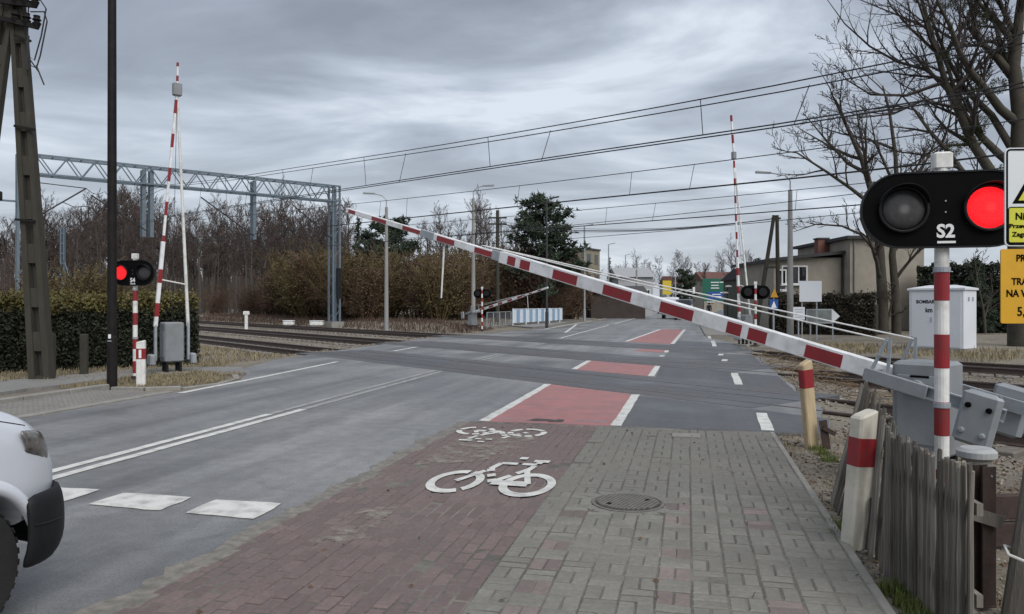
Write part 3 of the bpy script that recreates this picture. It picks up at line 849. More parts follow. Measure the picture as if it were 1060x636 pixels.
def signal(loc, rz, label, txt, lit, zc_=2.33, post_r=0.049, band=0.245, band_top=1.92, nb=4, bw=1.125, bh=0.54, back=False, group=None):
    t = thing('warning_signal', label, 'signal', loc, rz, group)
    MB().tube([(0, 0, -0.1), (0, 0, zc_ + 0.31)], post_r, 16).build('post', M_white, t, smooth=False)
    z = band_top
    for k in range(nb):
        if z - band < 0: break
        MB().lathe([(post_r + 0.0008, z - band), (post_r + 0.002, z - band + 0.002), (post_r + 0.002, z - 0.002), (post_r + 0.0008, z)], 18).build('red_band', M_red, t)
        z -= 2 * band
    MB().lathe([(0.16, 0), (0.16, 0.03), (0.08, 0.04), (0.08, 0.1), (0.0, 0.1)], 16).build('base_plate', M_rust if not back else M_galv, t)
    for zz in (band_top - 0.02, band_top - 4.1 * band):
        if zz > 0.2: MB().lathe([(post_r + 0.003, zz - 0.02), (post_r + 0.009, zz - 0.018), (post_r + 0.009, zz + 0.018), (post_r + 0.003, zz + 0.02)], 16).build('clamp', M_galv, t)
    RX = rotx(PI / 2)
    # board face looks along local -y
    bd = MB().prism(stadium(bw, bh), 0.060, 0.085, RX, (0, 0, zc_)).build('board', M_black, t)
    rim = MB()
    po = stadium(bw + 0.012, bh + 0.012, 18); pi_ = stadium(bw - 0.012, bh - 0.012, 18)
    n = len(po)
    vv = []
    for (pl, zz) in ((po, 0.055), (po, 0.092), (pi_, 0.092), (pi_, 0.055)):
        vv += [RX @ Vector((p[0], p[1], zz)) + Vector((0, 0, zc_)) for p in pl]
    ff = []
    for r in range(4):
        r2 = (r + 1) % 4
        for i in range(n):
            j = (i + 1) % n; ff.append((r * n + i, r * n + j, r2 * n + j, r2 * n + i))
    rim.add(vv, ff).build('rim', M_blackp, bd)
    for sx in (-1, 1):
        x = sx * 0.28
        on = (lit == sx)
        ring = MB().lathe([(0.150, 0.084), (0.168, 0.086), (0.168, 0.115), (0.158, 0.118), (0.150, 0.112), (0.149, 0.086)], 32, RX, (x, 0, zc_ + 0.005)).build('lens_ring', M_blackp, t, smooth=False)
        MB().lathe([(0.147, 0.087), (0.14, 0.100), (0.10, 0.110), (0.05, 0.114), (0.0, 0.115)], 32, RX, (x, 0, zc_ + 0.005)).build('lens', M_lit if on else M_dim, ring, smooth=True)
        hood = MB(); rr_ = 0.172; nn = 14; vv = []; ff = []
        for k in range(nn + 1):
            a = math.radians(15 + 150 * k / nn)
            ln = 0.10 * math.sin(a) ** 0.8 + 0.02
            for (rad, dd) in ((rr_, 0.08), (rr_, 0.09 + ln), (rr_ + 0.004, 0.09 + ln), (rr_ + 0.004, 0.08)):
                vv.append(RX @ Vector((rad * math.cos(a), rad * math.sin(a), dd)) + Vector((x, 0, zc_ + 0.005)))
        for k in range(nn):
            for r in range(4): ff.append((k * 4 + r, k * 4 + (r + 1) % 4, k * 4 + 4 + (r + 1) % 4, k * 4 + 4 + r))
        hood.add(vv, ff).build('hood', M_blackp, ring)
        # lamp housing behind the board
        MB().lathe([(0.15, -0.06), (0.16, -0.04), (0.16, 0.06), (0.14, 0.061)], 24, RX, (x, 0, zc_ + 0.005)).build('lamp_housing', M_blackp, t)
    if txt:
        text_part(txt, 0.132, M_letter, bd, (0, -0.0875, zc_ - 0.16), sx=0.95, bold=0.0042)
        MB().box((0.005, -0.0870, zc_ - 0.235), (0.12, 0.003, 0.016)).build('underline', M_letter, bd)
        for dz in (-0.02, 0.06): MB().lathe([(0.006, 0), (0.006, 0.004), (0, 0.005)], 8, RX, (0, -0.085, zc_ + dz)).build('rivet', M_galv, bd)
    MB().box((0, 0, zc_ + 0.36), (0.125, 0.105, 0.125), ch=0.012).build('top_box', M_white, t)
    return t
sig2 = signal((3.13, 5.6, 0), RZ, 'black oval warning signal marked S2 with its red lamp lit, beside the picket fence', 'S2', 1)
p = G(140, 394)
signal((p.x, p.y, 0), RZ + 0.05, 'black oval warning signal marked S4 with its red lamp lit, before the hedge', 'S4', -1, zc_=2.32, band=0.26, band_top=1.98, bw=1.02)
p = G(499, 342.5)
signal((p.x, p.y, 0), RZ + PI, 'black warning signal seen from behind, next to the low white railing', None, 0, zc_=2.30, band=0.25, band_top=2.55, nb=6, group=None)
p = A(782, 342, 30.5)
signal((p.x, p.y, 0), RZ + PI, 'black warning signal seen from behind, before the small yellow triangle sign', None, 0, zc_=2.12, band=0.25, band_top=2.3, nb=6)

# ---------------------------------------------------------------- barriers
def machine(t, h=1.13, legs=True):
    b = MB().box((0, 0, (h + 0.28) / 2), (0.46, 0.44, h - 0.28), ch=0.03).build('housing', M_gpaint, t)
    MB().box((0, 0.223, 0.70), (0.36, 0.012, 0.62), ch=0.004).build('door', M_gpaint2, b)
    MB().box((0, -0.223, 0.70), (0.36, 0.012, 0.62), ch=0.004).build('door', M_gpaint2, b)
    MB().box((0.0, 0.2315, 0.90), (0.09, 0.006, 0.05)).build('plate', mat('blue_plate', (0.02, 0.05, 0.14), 0.5), b)
    MB().box((-0.02, 0.231, 1.0), (0.16, 0.005, 0.02)).build('plate', M_black, b)
    for x in (-0.17, 0, 0.17):
        for y in (-0.15, 0.15):
            MB().box((x, y, 0.13), (0.05, 0.05, 0.34)).build('leg', M_blackp, t)
    MB().box((0, 0, -0.02), (0.7, 0.7, 0.12), ch=0.02).build('foundation', M_conc, t)
def boom_sections(t, ax, segs, bands, mat_w=M_boomwhite, off=Vector((0, 0, 0))):
    pass
def rx_m(el):                     # boom frame: x along the boom, z its upper side
    return roty(-el)
def barrier_low(loc, ang, label, elev, pz, segs, bands, drops=(), arm_y=0.30, stay_to=6.4, weights=True):
    t = thing('barrier', label, 'barrier', loc, ang)
    machine(t)
    E = rx_m(elev); P = Vector((0, 0, pz))
    def X(x, y, z): return E @ Vector((x, y, z)) + P
    fr = thing('boom', None, None); fr.parent = t
    bpy.data.objects.remove(fr)
    # boom tube in sections, first is the object that carries the rest
    root = None
    for i, (x0, x1, hh, ww) in enumerate(segs):
        o = MB().box(X((x0 + x1) / 2, 0, 0), (x1 - x0, ww, hh), E, ch=0.008).build('boom', M_boomwhite, t if root is None else root)
        root = root or o
    for (x0, x1, hh, ww, wh) in bands:
        m_ = M_red if not wh else M_letter
        for sy in (-1, 1):
            MB().box(X((x0 + x1) / 2, sy * (ww / 2 + 0.001), -hh * 0.04), (x1 - x0, 0.003, hh * 0.74), E).build('red_band' if not wh else 'reflector', m_, root)
    for i in range(len(segs) - 1):
        xj = segs[i][1]
        MB().box(X(xj - 0.02, 0, 0), (0.42, segs[i + 1][3] + 0.02, segs[i + 1][2] + 0.03), E, ch=0.008).build('joint_sleeve', M_galv, root)
    for (x, L_) in drops:
        d = MB(); a = X(x, 0, -0.06)
        d.tube([a, a + Vector((0.02, 0, -0.06))], 0.012, 6)
        d.build('hinge', M_galv, root)
        MB().tube([a + Vector((0.02, 0, -0.05)), a + Vector((0.10, 0, -0.05 - L_))], [0.018, 0.013], 8).build('drop_leg', M_white, root)
    # side arms with counterweights
    for sy in (-1, 1):
        a = MB()
        y = sy * arm_y
        a.box(X(-0.16, y, 0.05), (1.14, 0.05, 0.012), E); a.box(X(-0.16, y, -0.05), (1.14, 0.05, 0.012), E); a.box(X(-0.16, y - sy * 0.02, 0), (1.139, 0.01, 0.09), E)
        ao = a.build('side_arm', M_galv, t)
        MB().box(X(0.16, y + sy * 0.03, 0), (0.56, 0.03, 0.125), E, ch=0.006).build('arm_cover', M_gpaint2, ao)
        MB().box(X(0.43, sy * (arm_y * 0.5 + 0.02), -0.0), (0.06, arm_y - 0.02, 0.08), E).build('cross_piece', M_galv, ao)
        brk = MB()
        for dx_ in (-0.075, 0.075):
            brk.bar(X(0.32 + dx_, y, 0.05), X(0.32 + dx_ * 0.15, y * 0.95, 0.37), 0.03, 0.012, up=(0, 1, 0))
        brk.bar(X(0.275, y, 0.2), X(0.365, y, 0.2), 0.02, 0.012)
        brk.build('stay_bracket', M_galv, t)
        MB().tube([X(0.32, y * 0.95, 0.35), X(stay_to * 0.5, y * 0.5, 0.21), X(stay_to, sy * 0.02, 0.09)], 0.009, 6).build('stay_rod', M_white, t)
        MB().lathe([(0.0, -0.03), (0.07, -0.03), (0.07, 0.03), (0.0, 0.03)], 16, rotx(PI / 2), X(0, sy * 0.255, 0)).build('pivot', M_gpaint2, t)
        if weights:
            w = MB().box(X(-0.57, y + sy * 0.085, -0.07), (0.30, 0.095, 0.46), E @ roty(0.0), ch=0.03).build('counterweight', M_gpaint2, t)
            for dz in (-0.12, 0.10):
                for dx2 in (-0.08, 0.08):
                    MB().lathe([(0.024, 0), (0.024, 0.02), (0.016, 0.024), (0, 0.024)], 8, E @ rotx(-PI / 2 * sy), X(-0.57 + dx2, y + sy * 0.132, -0.07 + dz)).build('bolt', M_galv if dz < 0 else M_black, w)
    return t
# near right barrier, coming down across the road
PX, PY, PZ = (960 - 530) / F * 7.05, 7.05, 0.90
BA = math.radians(41.0); BEL = math.atan2(2.53, 10.46)
def s_of_u(u):
    k = (u - CU) / F; dxx, dyy = -math.sin(BA), math.cos(BA)
    return (PX - k * PY) / (k * dyy - dxx)
cb = math.cos(BEL)
segs = [(0.22, s_of_u(519) / cb, 0.175, 0.10), (s_of_u(519) / cb, s_of_u(443) / cb, 0.115, 0.07), (s_of_u(443) / cb, s_of_u(359) / cb, 0.095, 0.055)]
def bnd(u0, u1, i, wh=False):
    a, b = sorted((s_of_u(u0) / cb, s_of_u(u1) / cb)); return (a, b, segs[i][2], segs[i][3], wh)
bands = [bnd(575, 600, 0), bnd(627, 656, 0), bnd(686, 720, 0), bnd(755, 770, 0), bnd(777, 796, 0), bnd(836, 874, 0), bnd(528, 536, 0), bnd(541, 551, 0),
         bnd(454, 472, 1), bnd(493, 515, 1), bnd(386, 401, 2), bnd(418, 436, 2), bnd(362, 369, 2)]
bar1 = barrier_low((PX, PY, 0), PI / 2 + BA, 'red and white striped barrier boom slanting down across the road, with grey counterweights', BEL, PZ, segs, bands, drops=((s_of_u(461) / cb, 0.85),), stay_to=s_of_u(500) / cb)
# cap at the tip
# far left barrier, half lowered
p = G(489, 341.5)
L2 = 7.4
bands2 = []
x = 0.9
while x < 5.4:
    bands2.append((x, x + 0.45, 0.15, 0.09, False)); x += 0.95
for x in (5.8, 6.6): bands2.append((x, x + 0.3, 0.1, 0.07, False))
barrier_low((p.x, p.y, 0), AT - PI / 2, 'far barrier with boom half lowered over the road, next to the low white railing', math.radians(11.5), 1.1, [(0.22, 5.3, 0.15, 0.09), (5.3, 7.5, 0.10, 0.07)], bands2, drops=((5.6, 0.9),), stay_to=5.0)

def barrier_up(loc, ang, label, lean, height, pz, side, cz=0.9, nb=7, tipw=0.045):
    """boom standing up: striped boom on one side arm, white strut on the other, meeting near the tip"""
    t = thing('barrier', label, 'barrier', loc, ang)
    machine(t, 1.22)
    top = Vector((math.tan(lean) * height, 0, pz + height))
    meet = Vector((top.x * cz, 0, pz + height * cz))
    b0 = Vector((0, side * 0.37, pz)); s0_ = Vector((0, -side * 0.37, pz))
    def seg(a, b, w, name, m_, par):
        return MB().bar(a, b, w, w, up=(0, 1, 0), ch=0.006).build(name, m_, par)
    bo = seg(b0, b0.lerp(meet, 0.36), 0.085, 'boom', M_boomwhite, t)
    seg(b0.lerp(meet, 0.36), meet, 0.054, 'boom_section', M_boomwhite, bo)
    seg(meet, top, tipw, 'boom_section', M_boomwhite, bo)
    for k in range(nb):
        f0 = (k + 0.3) / nb; f1 = f0 + 0.4 / nb
        w = 0.088 if f1 < 0.36 else 0.057
        MB().bar(b0.lerp(meet, f0), b0.lerp(meet, f1), w, w, up=(0, 1, 0)).build('red_band', M_red, bo)
    seg(meet.lerp(top, 0.3), meet.lerp(top, 0.52), tipw + 0.004, 'red_band', M_red, bo)
    seg(meet.lerp(top, 0.85), meet.lerp(top, 1.01), tipw + 0.004, 'red_band', M_red, bo)
    MB().tube([s0_, s0_.lerp(meet, 0.3), meet], [0.04, 0.036, 0.026], 10).build('strut', M_white, t)
    MB().box(meet, (0.14, 0.20, 0.30), ch=0.02).build('clamp_plate', M_gpaint, t)
    MB().tube([s0_.lerp(meet, 0.18) , b0.lerp(meet, 0.20)], 0.018, 6).build('cross_strut', M_white, t)
    MB().tube([Vector((0, 0, 1.2)), meet], 0.006, 5).build('stay_rod', M_wire, t)
    for sy in (-1, 1):
        y = sy * 0.37
        ao = MB().box((0, y, (pz + 0.35) / 2 + 0.06), (0.09, 0.06, pz - 0.15), ch=0.006).build('side_arm', M_galv, t)
        MB().box((0.02, y + sy * 0.09, 0.34), (0.34, 0.13, 0.26), ch=0.03).build('counterweight', M_gpaint2, t)
    return t
p = G(178, 386.5)
barrier_up((p.x, p.y, 0), AT - PI / 2, 'raised barrier standing up by the hedge, with white strut and grey machine box', math.radians(4.4), 6.18, 1.12, -1, cz=0.90, nb=7)
p = A(771, 358, 31.0)
barrier_up((p.x, p.y, 0), AT + PI / 2, 'raised far barrier standing up, with grey machine box, before the green road sign', math.radians(4.5), 8.25, 1.12, 1, cz=0.80, nb=9, tipw=0.07)

# ---------------------------------------------------------------- guard posts (delineators)
M_oldwhite = mat('old_cream_paint', (0.56, 0.53, 0.45), 0.6, 0.12, 5, dirt=(0.30, 0.27, 0.20), dirt_scale=3.5, dirt_amt=0.6)
M_yelwood = mat('yellowed_cream_paint', (0.46, 0.36, 0.22), 0.7, 0.18, 5, stretch=(6, 6, 1), dirt=(0.26, 0.21, 0.14), dirt_scale=3, dirt_amt=0.6)
def guard(loc, rz, label, w, d, h, b0, b1, m, tilt=(0, 0), slope=0.03, two=False):
    t = thing('guard_post', label, 'post', loc, rot=(tilt[0], tilt[1], rz))
    mb_ = MB()
    pts = []
    for z, sl in ((-0.15, 0), (h, slope)):
        for x, y in ((-w / 2, -d / 2), (w / 2, -d / 2), (w / 2, d / 2), (-w / 2, d / 2)):
            pts.append((x, y, z + (sl * (x / (w / 2)))))
    # chamfered corners
    mb_.box((0, 0, h / 2 - 0.07), (w, d, h + 0.14), ch=0.014)
    for i, v in enumerate(mb_.v):
        if v[2] > h * 0.5: mb_.v[i] = (v[0], v[1], v[2] + slope * v[0] / (w / 2))
    mb_.build('post', m, t)
    rbm_ = MB().box((0, 0, (b0 + b1) / 2), (w + 0.004, d + 0.004, b1 - b0), ch=0.014)
    ro = rbm_.build('red_band', M_red, t)
    return t
guard(G(884, 561), 0.35, 'white guard post with red band leaning at the picket fence', 0.155, 0.115, 0.90, 0.52, 0.74, M_oldwhite, tilt=(0.03, 0.075))
guard(G(840, 460), 0.35, 'yellowed guard post with red band standing under the boom', 0.15, 0.10, 0.98, 0.66, 0.90, M_yelwood, tilt=(0.0, -0.10))
p = G(146, 399)
gp = guard((p.x, p.y, 0), 0.1, 'small white guard post with red square beside the signal S4', 0.17, 0.10, 0.90, 0.52, 0.76, M_white, tilt=(0, 0), slope=0.02)
MB().box((0.0, -0.055, 0.64), (0.05, 0.003, 0.17)).build('reflector', M_letter, gp)

# ---------------------------------------------------------------- picket fence
def picket(w, d, h, seed):
    rr = random.Random(seed); n = 6; pts = []; rad = []
    mb_ = MB(); k = 6
    for i in range(5):
        z = h * i / 4
        pts.append((rr.uniform(-.004, .004), rr.uniform(-.004, .004), z)); rad.append(1.0 - 0.04 * i + rr.uniform(-.06, .06))
    o = 0
    for i, p_ in enumerate(pts):
        for j in range(k):
            a = 2 * PI * j / k + 0.3
            x = math.cos(a) * w / 2 * rad[i]; y = math.sin(a) * d / 2 * rad[i]
            zz = p_[2] + (rr.uniform(-.006, .006) if i == 4 else 0)
            mb_.v.append((p_[0] + x, p_[1] + y, zz))
    for i in range(4):
        for j in range(k):
            j2 = (j + 1) % k; mb_.f.append((i * k + j, i * k + j2, (i + 1) * k + j2, (i + 1) * k + j))
    mb_.f.append(tuple(4 * k + j for j in range(k)))
    return mb_.mesh('picket', (M_wood, M_wood3, M_wood2, M_wood)[seed % 4])
PK = [picket(random.Random(i).uniform(0.021, 0.030), 0.028, 0.92, i) for i in range(9)]
fa, fb = Vector((2.34, 4.80, 0)), Vector((2.215, 3.70, 0))
fd = (fb - fa); fl_ = fd.length; fdn = fd.normalized(); fn = Vector((-fdn.y, fdn.x, 0))     # fn points away from the path
if fn.x < 0: fn = -fn
fe = thing('picket_fence', 'weathered grey wooden picket fence along the footpath edge', 'fence', (0, 0, 0))
n = 33
rf = random.Random(8)
for i in range(n):
    b = fa + fd * (i / (n - 1)) + fn * rf.uniform(-0.010, 0.010)
    h = 0.865 + rf.uniform(-0.035, 0.02)
    link('picket', PK[i * 5 % 9], fe, loc=(b.x, b.y, -0.06), rot=(rf.uniform(-.012, .012), rf.uniform(-.012, .012), math.atan2(fd.y, fd.x) + rf.uniform(-.2, .2))).scale = (1, 1, (h + 0.06) / 0.92)
for z in (0.22, 0.66):
    MB().bar(fa + fn * 0.035 + Vector((0, 0, z)), fb + fn * 0.035 + Vector((0, 0, z)), 0.03, 0.06).build('rail', M_wood, fe)
# collapsed length of the same fence, leaning over toward the tracks
fe2 = thing('collapsed_fence', 'collapsed length of grey pickets leaning behind the white guard post', 'fence', (0, 0, 0))
c0, c1 = Vector((2.70, 6.55, 0)), Vector((2.35, 4.86, 0))
for i in range(36):
    f = i / 35
    b = c0.lerp(c1, f) + Vector((rf.uniform(-.02, .02), 0, 0))
    lean = 0.27 * (1 - f) ** 0.9 + 0.06 + rf.uniform(-.03, .03)
    link('picket', PK[i * 5 % 9], fe2, loc=(b.x, b.y, -0.05), rot=(-0.10 * (1 - f) + rf.uniform(-.02, .02), lean, rf.uniform(-.2, .2))).scale = (1, 1, 1.0 + 0.17 * (1 - f) + rf.uniform(-.05, .04))
MB().bar(c0 + Vector((0.14, 0, 0.25)), c1 + Vector((0.08, 0, 0.25)), 0.03, 0.05).build('rail', M_wood, fe2)
MB().bar(c0 + Vector((0.24, 0, 0.70)), c1 + Vector((0.10, 0, 0.68)), 0.03, 0.05).build('rail', M_wood, fe2)
# black bent sheet piece behind it
bs = MB(); pp = A(846, 430, 7.6); bs.bar(pp + Vector((-0.06, 0, 0.05)), pp + Vector((0.05, 0.02, -0.12)), 0.16, 0.03); bs.bar(pp + Vector((-0.02, 0, -0.02)), pp + Vector((0.16, 0.0, 0.08)), 0.05, 0.05)
pp2 = MB().bar((0, 0, 0), (0.22, 0.05, 0.02), 0.05, 0.05)
bo_ = MB(); bo_.bar((0, 0, -0.04), (-0.05, 0, 0.30), 0.09, 0.012, up=(0, 1, 0)); bo_.bar((-0.05, 0, 0.22), (0.09, 0, 0.14), 0.06, 0.05)
bo_.build('bent_bracket', M_rust, loc=G(856, 462), label='bent dark steel bracket lying by the collapsed pickets', cat='bracket')
# rusty post, capped pipe
rp2 = thing('steel_post', 'rusty steel post behind the picket fence with a splintered wooden rail', 'post', (2.63, 4.28, 0), 0.2)
ip = MB(); ip.box((0, -0.03, 0.36), (0.085, 0.010, 0.78)); ip.box((0, 0.03, 0.36), (0.085, 0.010, 0.78)); ip.box((0, 0, 0.36), (0.010, 0.049, 0.779))
ip.build('section', M_rust, rp2)
MB().lathe([(0.006, 0), (0.006, 0.006)], 8, rotx(PI / 2), (0.01, -0.035, 0.70)).build('bolt', M_galv, rp2)
sp = MB(); sp.bar((-0.20, -0.03, 0.53), (0.05, -0.065, 0.45), 0.03, 0.07); sp.build('broken_rail', M_wood, rp2)
cp = thing('capped_pipe', 'short concrete pipe with a pale round cap behind the picket fence', 'pipe', (2.93, 4.85, 0))
MB().lathe([(0.085, -0.1), (0.085, 0.70)], 20).build('pipe', M_conc, cp)
MB().lathe([(0.10, 0.68), (0.115, 0.69), (0.115, 0.725), (0.09, 0.745), (0, 0.752)], 24).build('cap', mat('pale_cap', (0.36, 0.37, 0.37), 0.7, 0.15, 12), cp, smooth=False)
# dark planks added in place of the shadowed pit behind
for i, z in enumerate((0.18, 0.36)):
    pass
tb = thing('pit_shade_planks', 'low dark planks standing in for the shadowed pit behind the picket fence', 'planks', (2.9, 4.9, 0), 0.1)
for i in range(2): MB().box((0.25, 0.4, 0.05 + i * 0.19), (1.3, 0.06, 0.17), ch=0.008).build('plank', M_rust, tb)  # the dark plank colour carries the shade of the pit

# ---------------------------------------------------------------- wooden poles with the warning boards on the right
sp_ = thing('sign_pole', 'grey wooden twin pole with a white band carrying the warning boards', 'pole', (2.63, 4.05, 0))
MB().tube([(0.0, 0, -0.1), (0.19, 0.04, 0.95), (0.66, 0.14, 4.2)], [0.062, 0.060, 0.05], 12).build('timber', M_wood, sp_)
MB().tube([(0.0, -0.20, -0.1), (0.22, -0.12, 0.6), (0.55, -0.06, 1.6)], [0.042, 0.04, 0.03], 10).build('timber', M_wood, sp_)
MB().tube([(-0.035, -0.03, 0.34), (0.03, -0.15, 0.32), (0.10, -0.21, 0.29), (0.17, -0.14, 0.29), (0.12, 0.06, 0.32), (0.02, 0.09, 0.35), (-0.035, -0.03, 0.34)], 0.008, 6).build('white_band', M_white, sp_)
M_ysign = mat('yellow_sign', (0.62, 0.33, 0.008), 0.5, 0.08, 6, dirt=(0.42, 0.25, 0.03), dirt_scale=5, dirt_amt=0.3)
M_ysign2 = mat('lemon_sign', (0.55, 0.55, 0.04), 0.5, 0.06, 6)
M_wsign = mat('white_sign', (0.66, 0.70, 0.72), 0.45, 0.05, 4, dirt=(0.5, 0.5, 0.47), dirt_scale=2, dirt_amt=0.3)
def rrect(w, h, r, n=5):
    pts = []
    for (cx, cy, a0) in ((w / 2 - r, h / 2 - r, 0), (-w / 2 + r, h / 2 - r, 90), (-w / 2 + r, -h / 2 + r, 180), (w / 2 - r, -h / 2 + r, 270)):
        for k in range(n + 1):
            a = math.radians(a0 + 90 * k / n); pts.append((cx + r * math.cos(a), cy + r * math.sin(a)))
    return pts
RX = rotx(PI / 2)
def frame_ring(w, h, r, th, z0, z1):
    po = rrect(w, h, r); pi2 = rrect(w - 2 * th, h - 2 * th, max(0.004, r - th)); n = len(po); vv = []; ff = []
    for pl, zz in ((po, z0), (po, z1), (pi2, z1), (pi2, z0)): vv += [RX @ Vector((p_[0], p_[1], zz)) for p_ in pl]
    for r_ in range(4):
        for i in range(n):
            j = (i + 1) % n; ff.append((r_ * n + i, r_ * n + j, ((r_ + 1) % 4) * n + j, ((r_ + 1) % 4) * n + i))
    return MB().add(vv, ff)
YS = 4.05
a, b = A(1041, 153, YS), A(1041, 255, YS)
hh = a.z - b.z; ww = hh * 0.74
sg = thing('warning_sign', 'white and lemon warning sign with a triangle, fixed to the wooden pole', 'sign', (a.x + ww / 2, YS, (a.z + b.z) / 2), -0.05)
MB().prism(rrect(ww, hh, 0.025), -0.004, 0.004, RX).build('plate', M_wsign, sg)
frame_ring(ww - 0.012, hh - 0.012, 0.022, 0.009, 0.0042, 0.0058).build('black_border', M_black, sg)
MB().prism(rrect(ww - 0.036, hh * 0.36, 0.012), 0.0042, 0.0054, RX, (0, 0, -hh * 0.285)).build('lemon_panel', M_ysign2, sg)
frame_ring(ww - 0.030, hh * 0.37, 0.014, 0.005, 0.0056, 0.0066).build('panel_border', M_black, sg).location = (0, 0, -hh * 0.285)
tri = [(-0.155, -0.12), (0.155, -0.12), (0, 0.15)]
MB().prism(tri, 0.0042, 0.0052, RX, (0.0, 0, 0.085)).build('triangle_border', M_black, sg)
MB().prism([(x * 0.80, y * 0.80 - 0.008) for x, y in tri], 0.0054, 0.0062, RX, (0.0, 0, 0.085)).build('triangle', M_ysign2, sg)
MB().prism([(0.0, 0.07), (-0.045, -0.015), (-0.008, -0.012), (-0.02, -0.085), (0.042, 0.01), (0.008, 0.005), (0.02, 0.07)], 0.0064, 0.0070, RX, (0, 0, 0.08)).build('flash', M_black, sg)
zz = -hh * 0.285
lft = -ww / 2 + 0.035
XL = lambda u: (u - 1041) / F * YS - ww / 2
text_part('Nie dotyka\u0107!', 0.052, M_black, sg, (XL(1051), -0.0066, zz + 0.044), sx=0.95, bold=0.0012, align='LEFT')
text_part('Przewody pod', 0.030, M_black, sg, (XL(1045), -0.0066, zz - 0.006), sx=1.25, bold=0.0010, align='LEFT')
text_part('Zagro\u017cenie', 0.034, M_black, sg, (XL(1048), -0.0066, zz - 0.050), sx=1.1, bold=0.0010, align='LEFT')
a, b = A(1037, 258, YS - 0.02), A(1037, 335, YS - 0.02)
hh = a.z - b.z; ww = 0.43
sg = thing('height_sign', 'plain yellow sign with black lettering under the triangle sign', 'sign', (a.x + ww / 2, YS - 0.02, (a.z + b.z) / 2), -0.05)
MB().prism(rrect(ww, hh, 0.01), -0.004, 0.004, RX).build('plate', M_ysign, sg)
for dz, tx, sz, u_ in ((hh * 0.375, 'PRZEWODY', 0.050, 1052), (hh * 0.06, 'TRAKCYJNE', 0.050, 1047.5), (-hh * 0.10, 'NA WYSOK.', 0.052, 1042), (-hh * 0.345, '5,60 m', 0.066, 1053)):
    text_part(tx, sz, M_black, sg, ((u_ - 1037) / F * YS - ww / 2, -0.0052, dz), sx=0.86, bold=0.0012, align='LEFT')
# ---------------------------------------------------------------- white equipment cabinet
M_cab = mat('cabinet_white', (0.62, 0.64, 0.68), 0.55, 0.05, 2, dirt=(0.45, 0.46, 0.46), dirt_scale=1.0, dirt_amt=0.35)
pc = G(941, 361.5)
cb_ = thing('equipment_cabinet', 'white trackside equipment cabinet with black lettering, beyond the tracks', 'cabinet', pc, 0)
cwid, cdep, chh = 1.86, 1.10, 2.15
cz_ = math.radians(-4)
cb_.rotation_euler = (0, 0, AT - PI / 2)
MB().box((cwid / 2, cdep / 2, chh / 2), (cwid, cdep, chh), ch=0.02).build('body', M_cab, cb_)
rfm = MB(); o_ = 0.05
rfm.add([(-o_, -o_, chh), (cwid + o_, -o_, chh), (cwid + o_, cdep + o_, chh), (-o_, cdep + o_, chh), (-o_, -o_, chh + 0.07), (cwid + o_, -o_, chh + 0.07), (cwid + o_, cdep + o_, chh + 0.07), (-o_, cdep + o_, chh + 0.07), (cwid * .25, cdep / 2, chh + 0.19), (cwid * .75, cdep / 2, chh + 0.19)],
        [(3, 2, 1, 0), (0, 1, 5, 4), (1, 2, 6, 5), (2, 3, 7, 6), (3, 0, 4, 7), (4, 5, 9, 8), (5, 6, 9), (6, 7, 8, 9), (7, 4, 8)])
rfm.build('roof', M_cab, cb_)
for x in (0.49, 1.37):
    d_ = MB().box((x, -0.006, chh / 2 + 0.02), (0.80, 0.02, chh - 0.2), ch=0.006).build('door', M_cab, cb_)
    MB().box((x + (0.3 if x < 1 else -0.3), -0.03, 1.1), (0.03, 0.03, 0.16)).build('handle', M_galv, d_)
MB().box((cwid / 2, cdep / 2, 0.02), (cwid + 0.12, cdep + 0.12, 0.14)).build('plinth', M_conc, cb_)
for y in (0.4, 0.75): MB().box((cwid + 0.004, y, chh - 0.32), (0.02, 0.12, 0.14)).build('vent', M_galv, cb_)
text_part('BOMBARDIER', 0.172, M_black, cb_, (0.26, -0.0185, chh - 0.42), sx=0.92, bold=0.006, align='LEFT')
text_part('km s', 0.235, M_black, cb_, (0.58, -0.0185, chh - 0.72), sx=0.85, bold=0.008, align='LEFT')
# ================================================================ POLES, LAMPS, GANTRY, WIRES
# black steel lamp post on the near left
p = G(116, 402)
lp_ = thing('lamp_post', 'tall thin black steel lamp post at the left pavement', 'lamp post', p)
MB().lathe([(0.095, -0.05), (0.095, 1.0), (0.088, 1.02), (0.085, 4), (0.075, 8.6), (0.0, 8.62)], 20).build('pole', M_bpole, lp_, smooth=False)
MB().tube([(0, 0, 8.5), (0.05, 0, 8.8), (0.5, -0.1, 9.0), (1.0, -0.2, 9.05)], 0.035, 8).build('arm', M_bpole, lp_)
MB().box((1.25, -0.25, 9.04), (0.6, 0.22, 0.10), rotz(-0.2), ch=0.03).build('lamp_head', M_bpole, lp_)
MB().box((0.0, -0.094, 1.02), (0.05, 0.006, 0.08)).build('sticker', M_letter, lp_)
MB().box((0.0, -0.096, 0.93), (0.075, 0.006, 0.02)).build('sticker', M_galv, lp_)
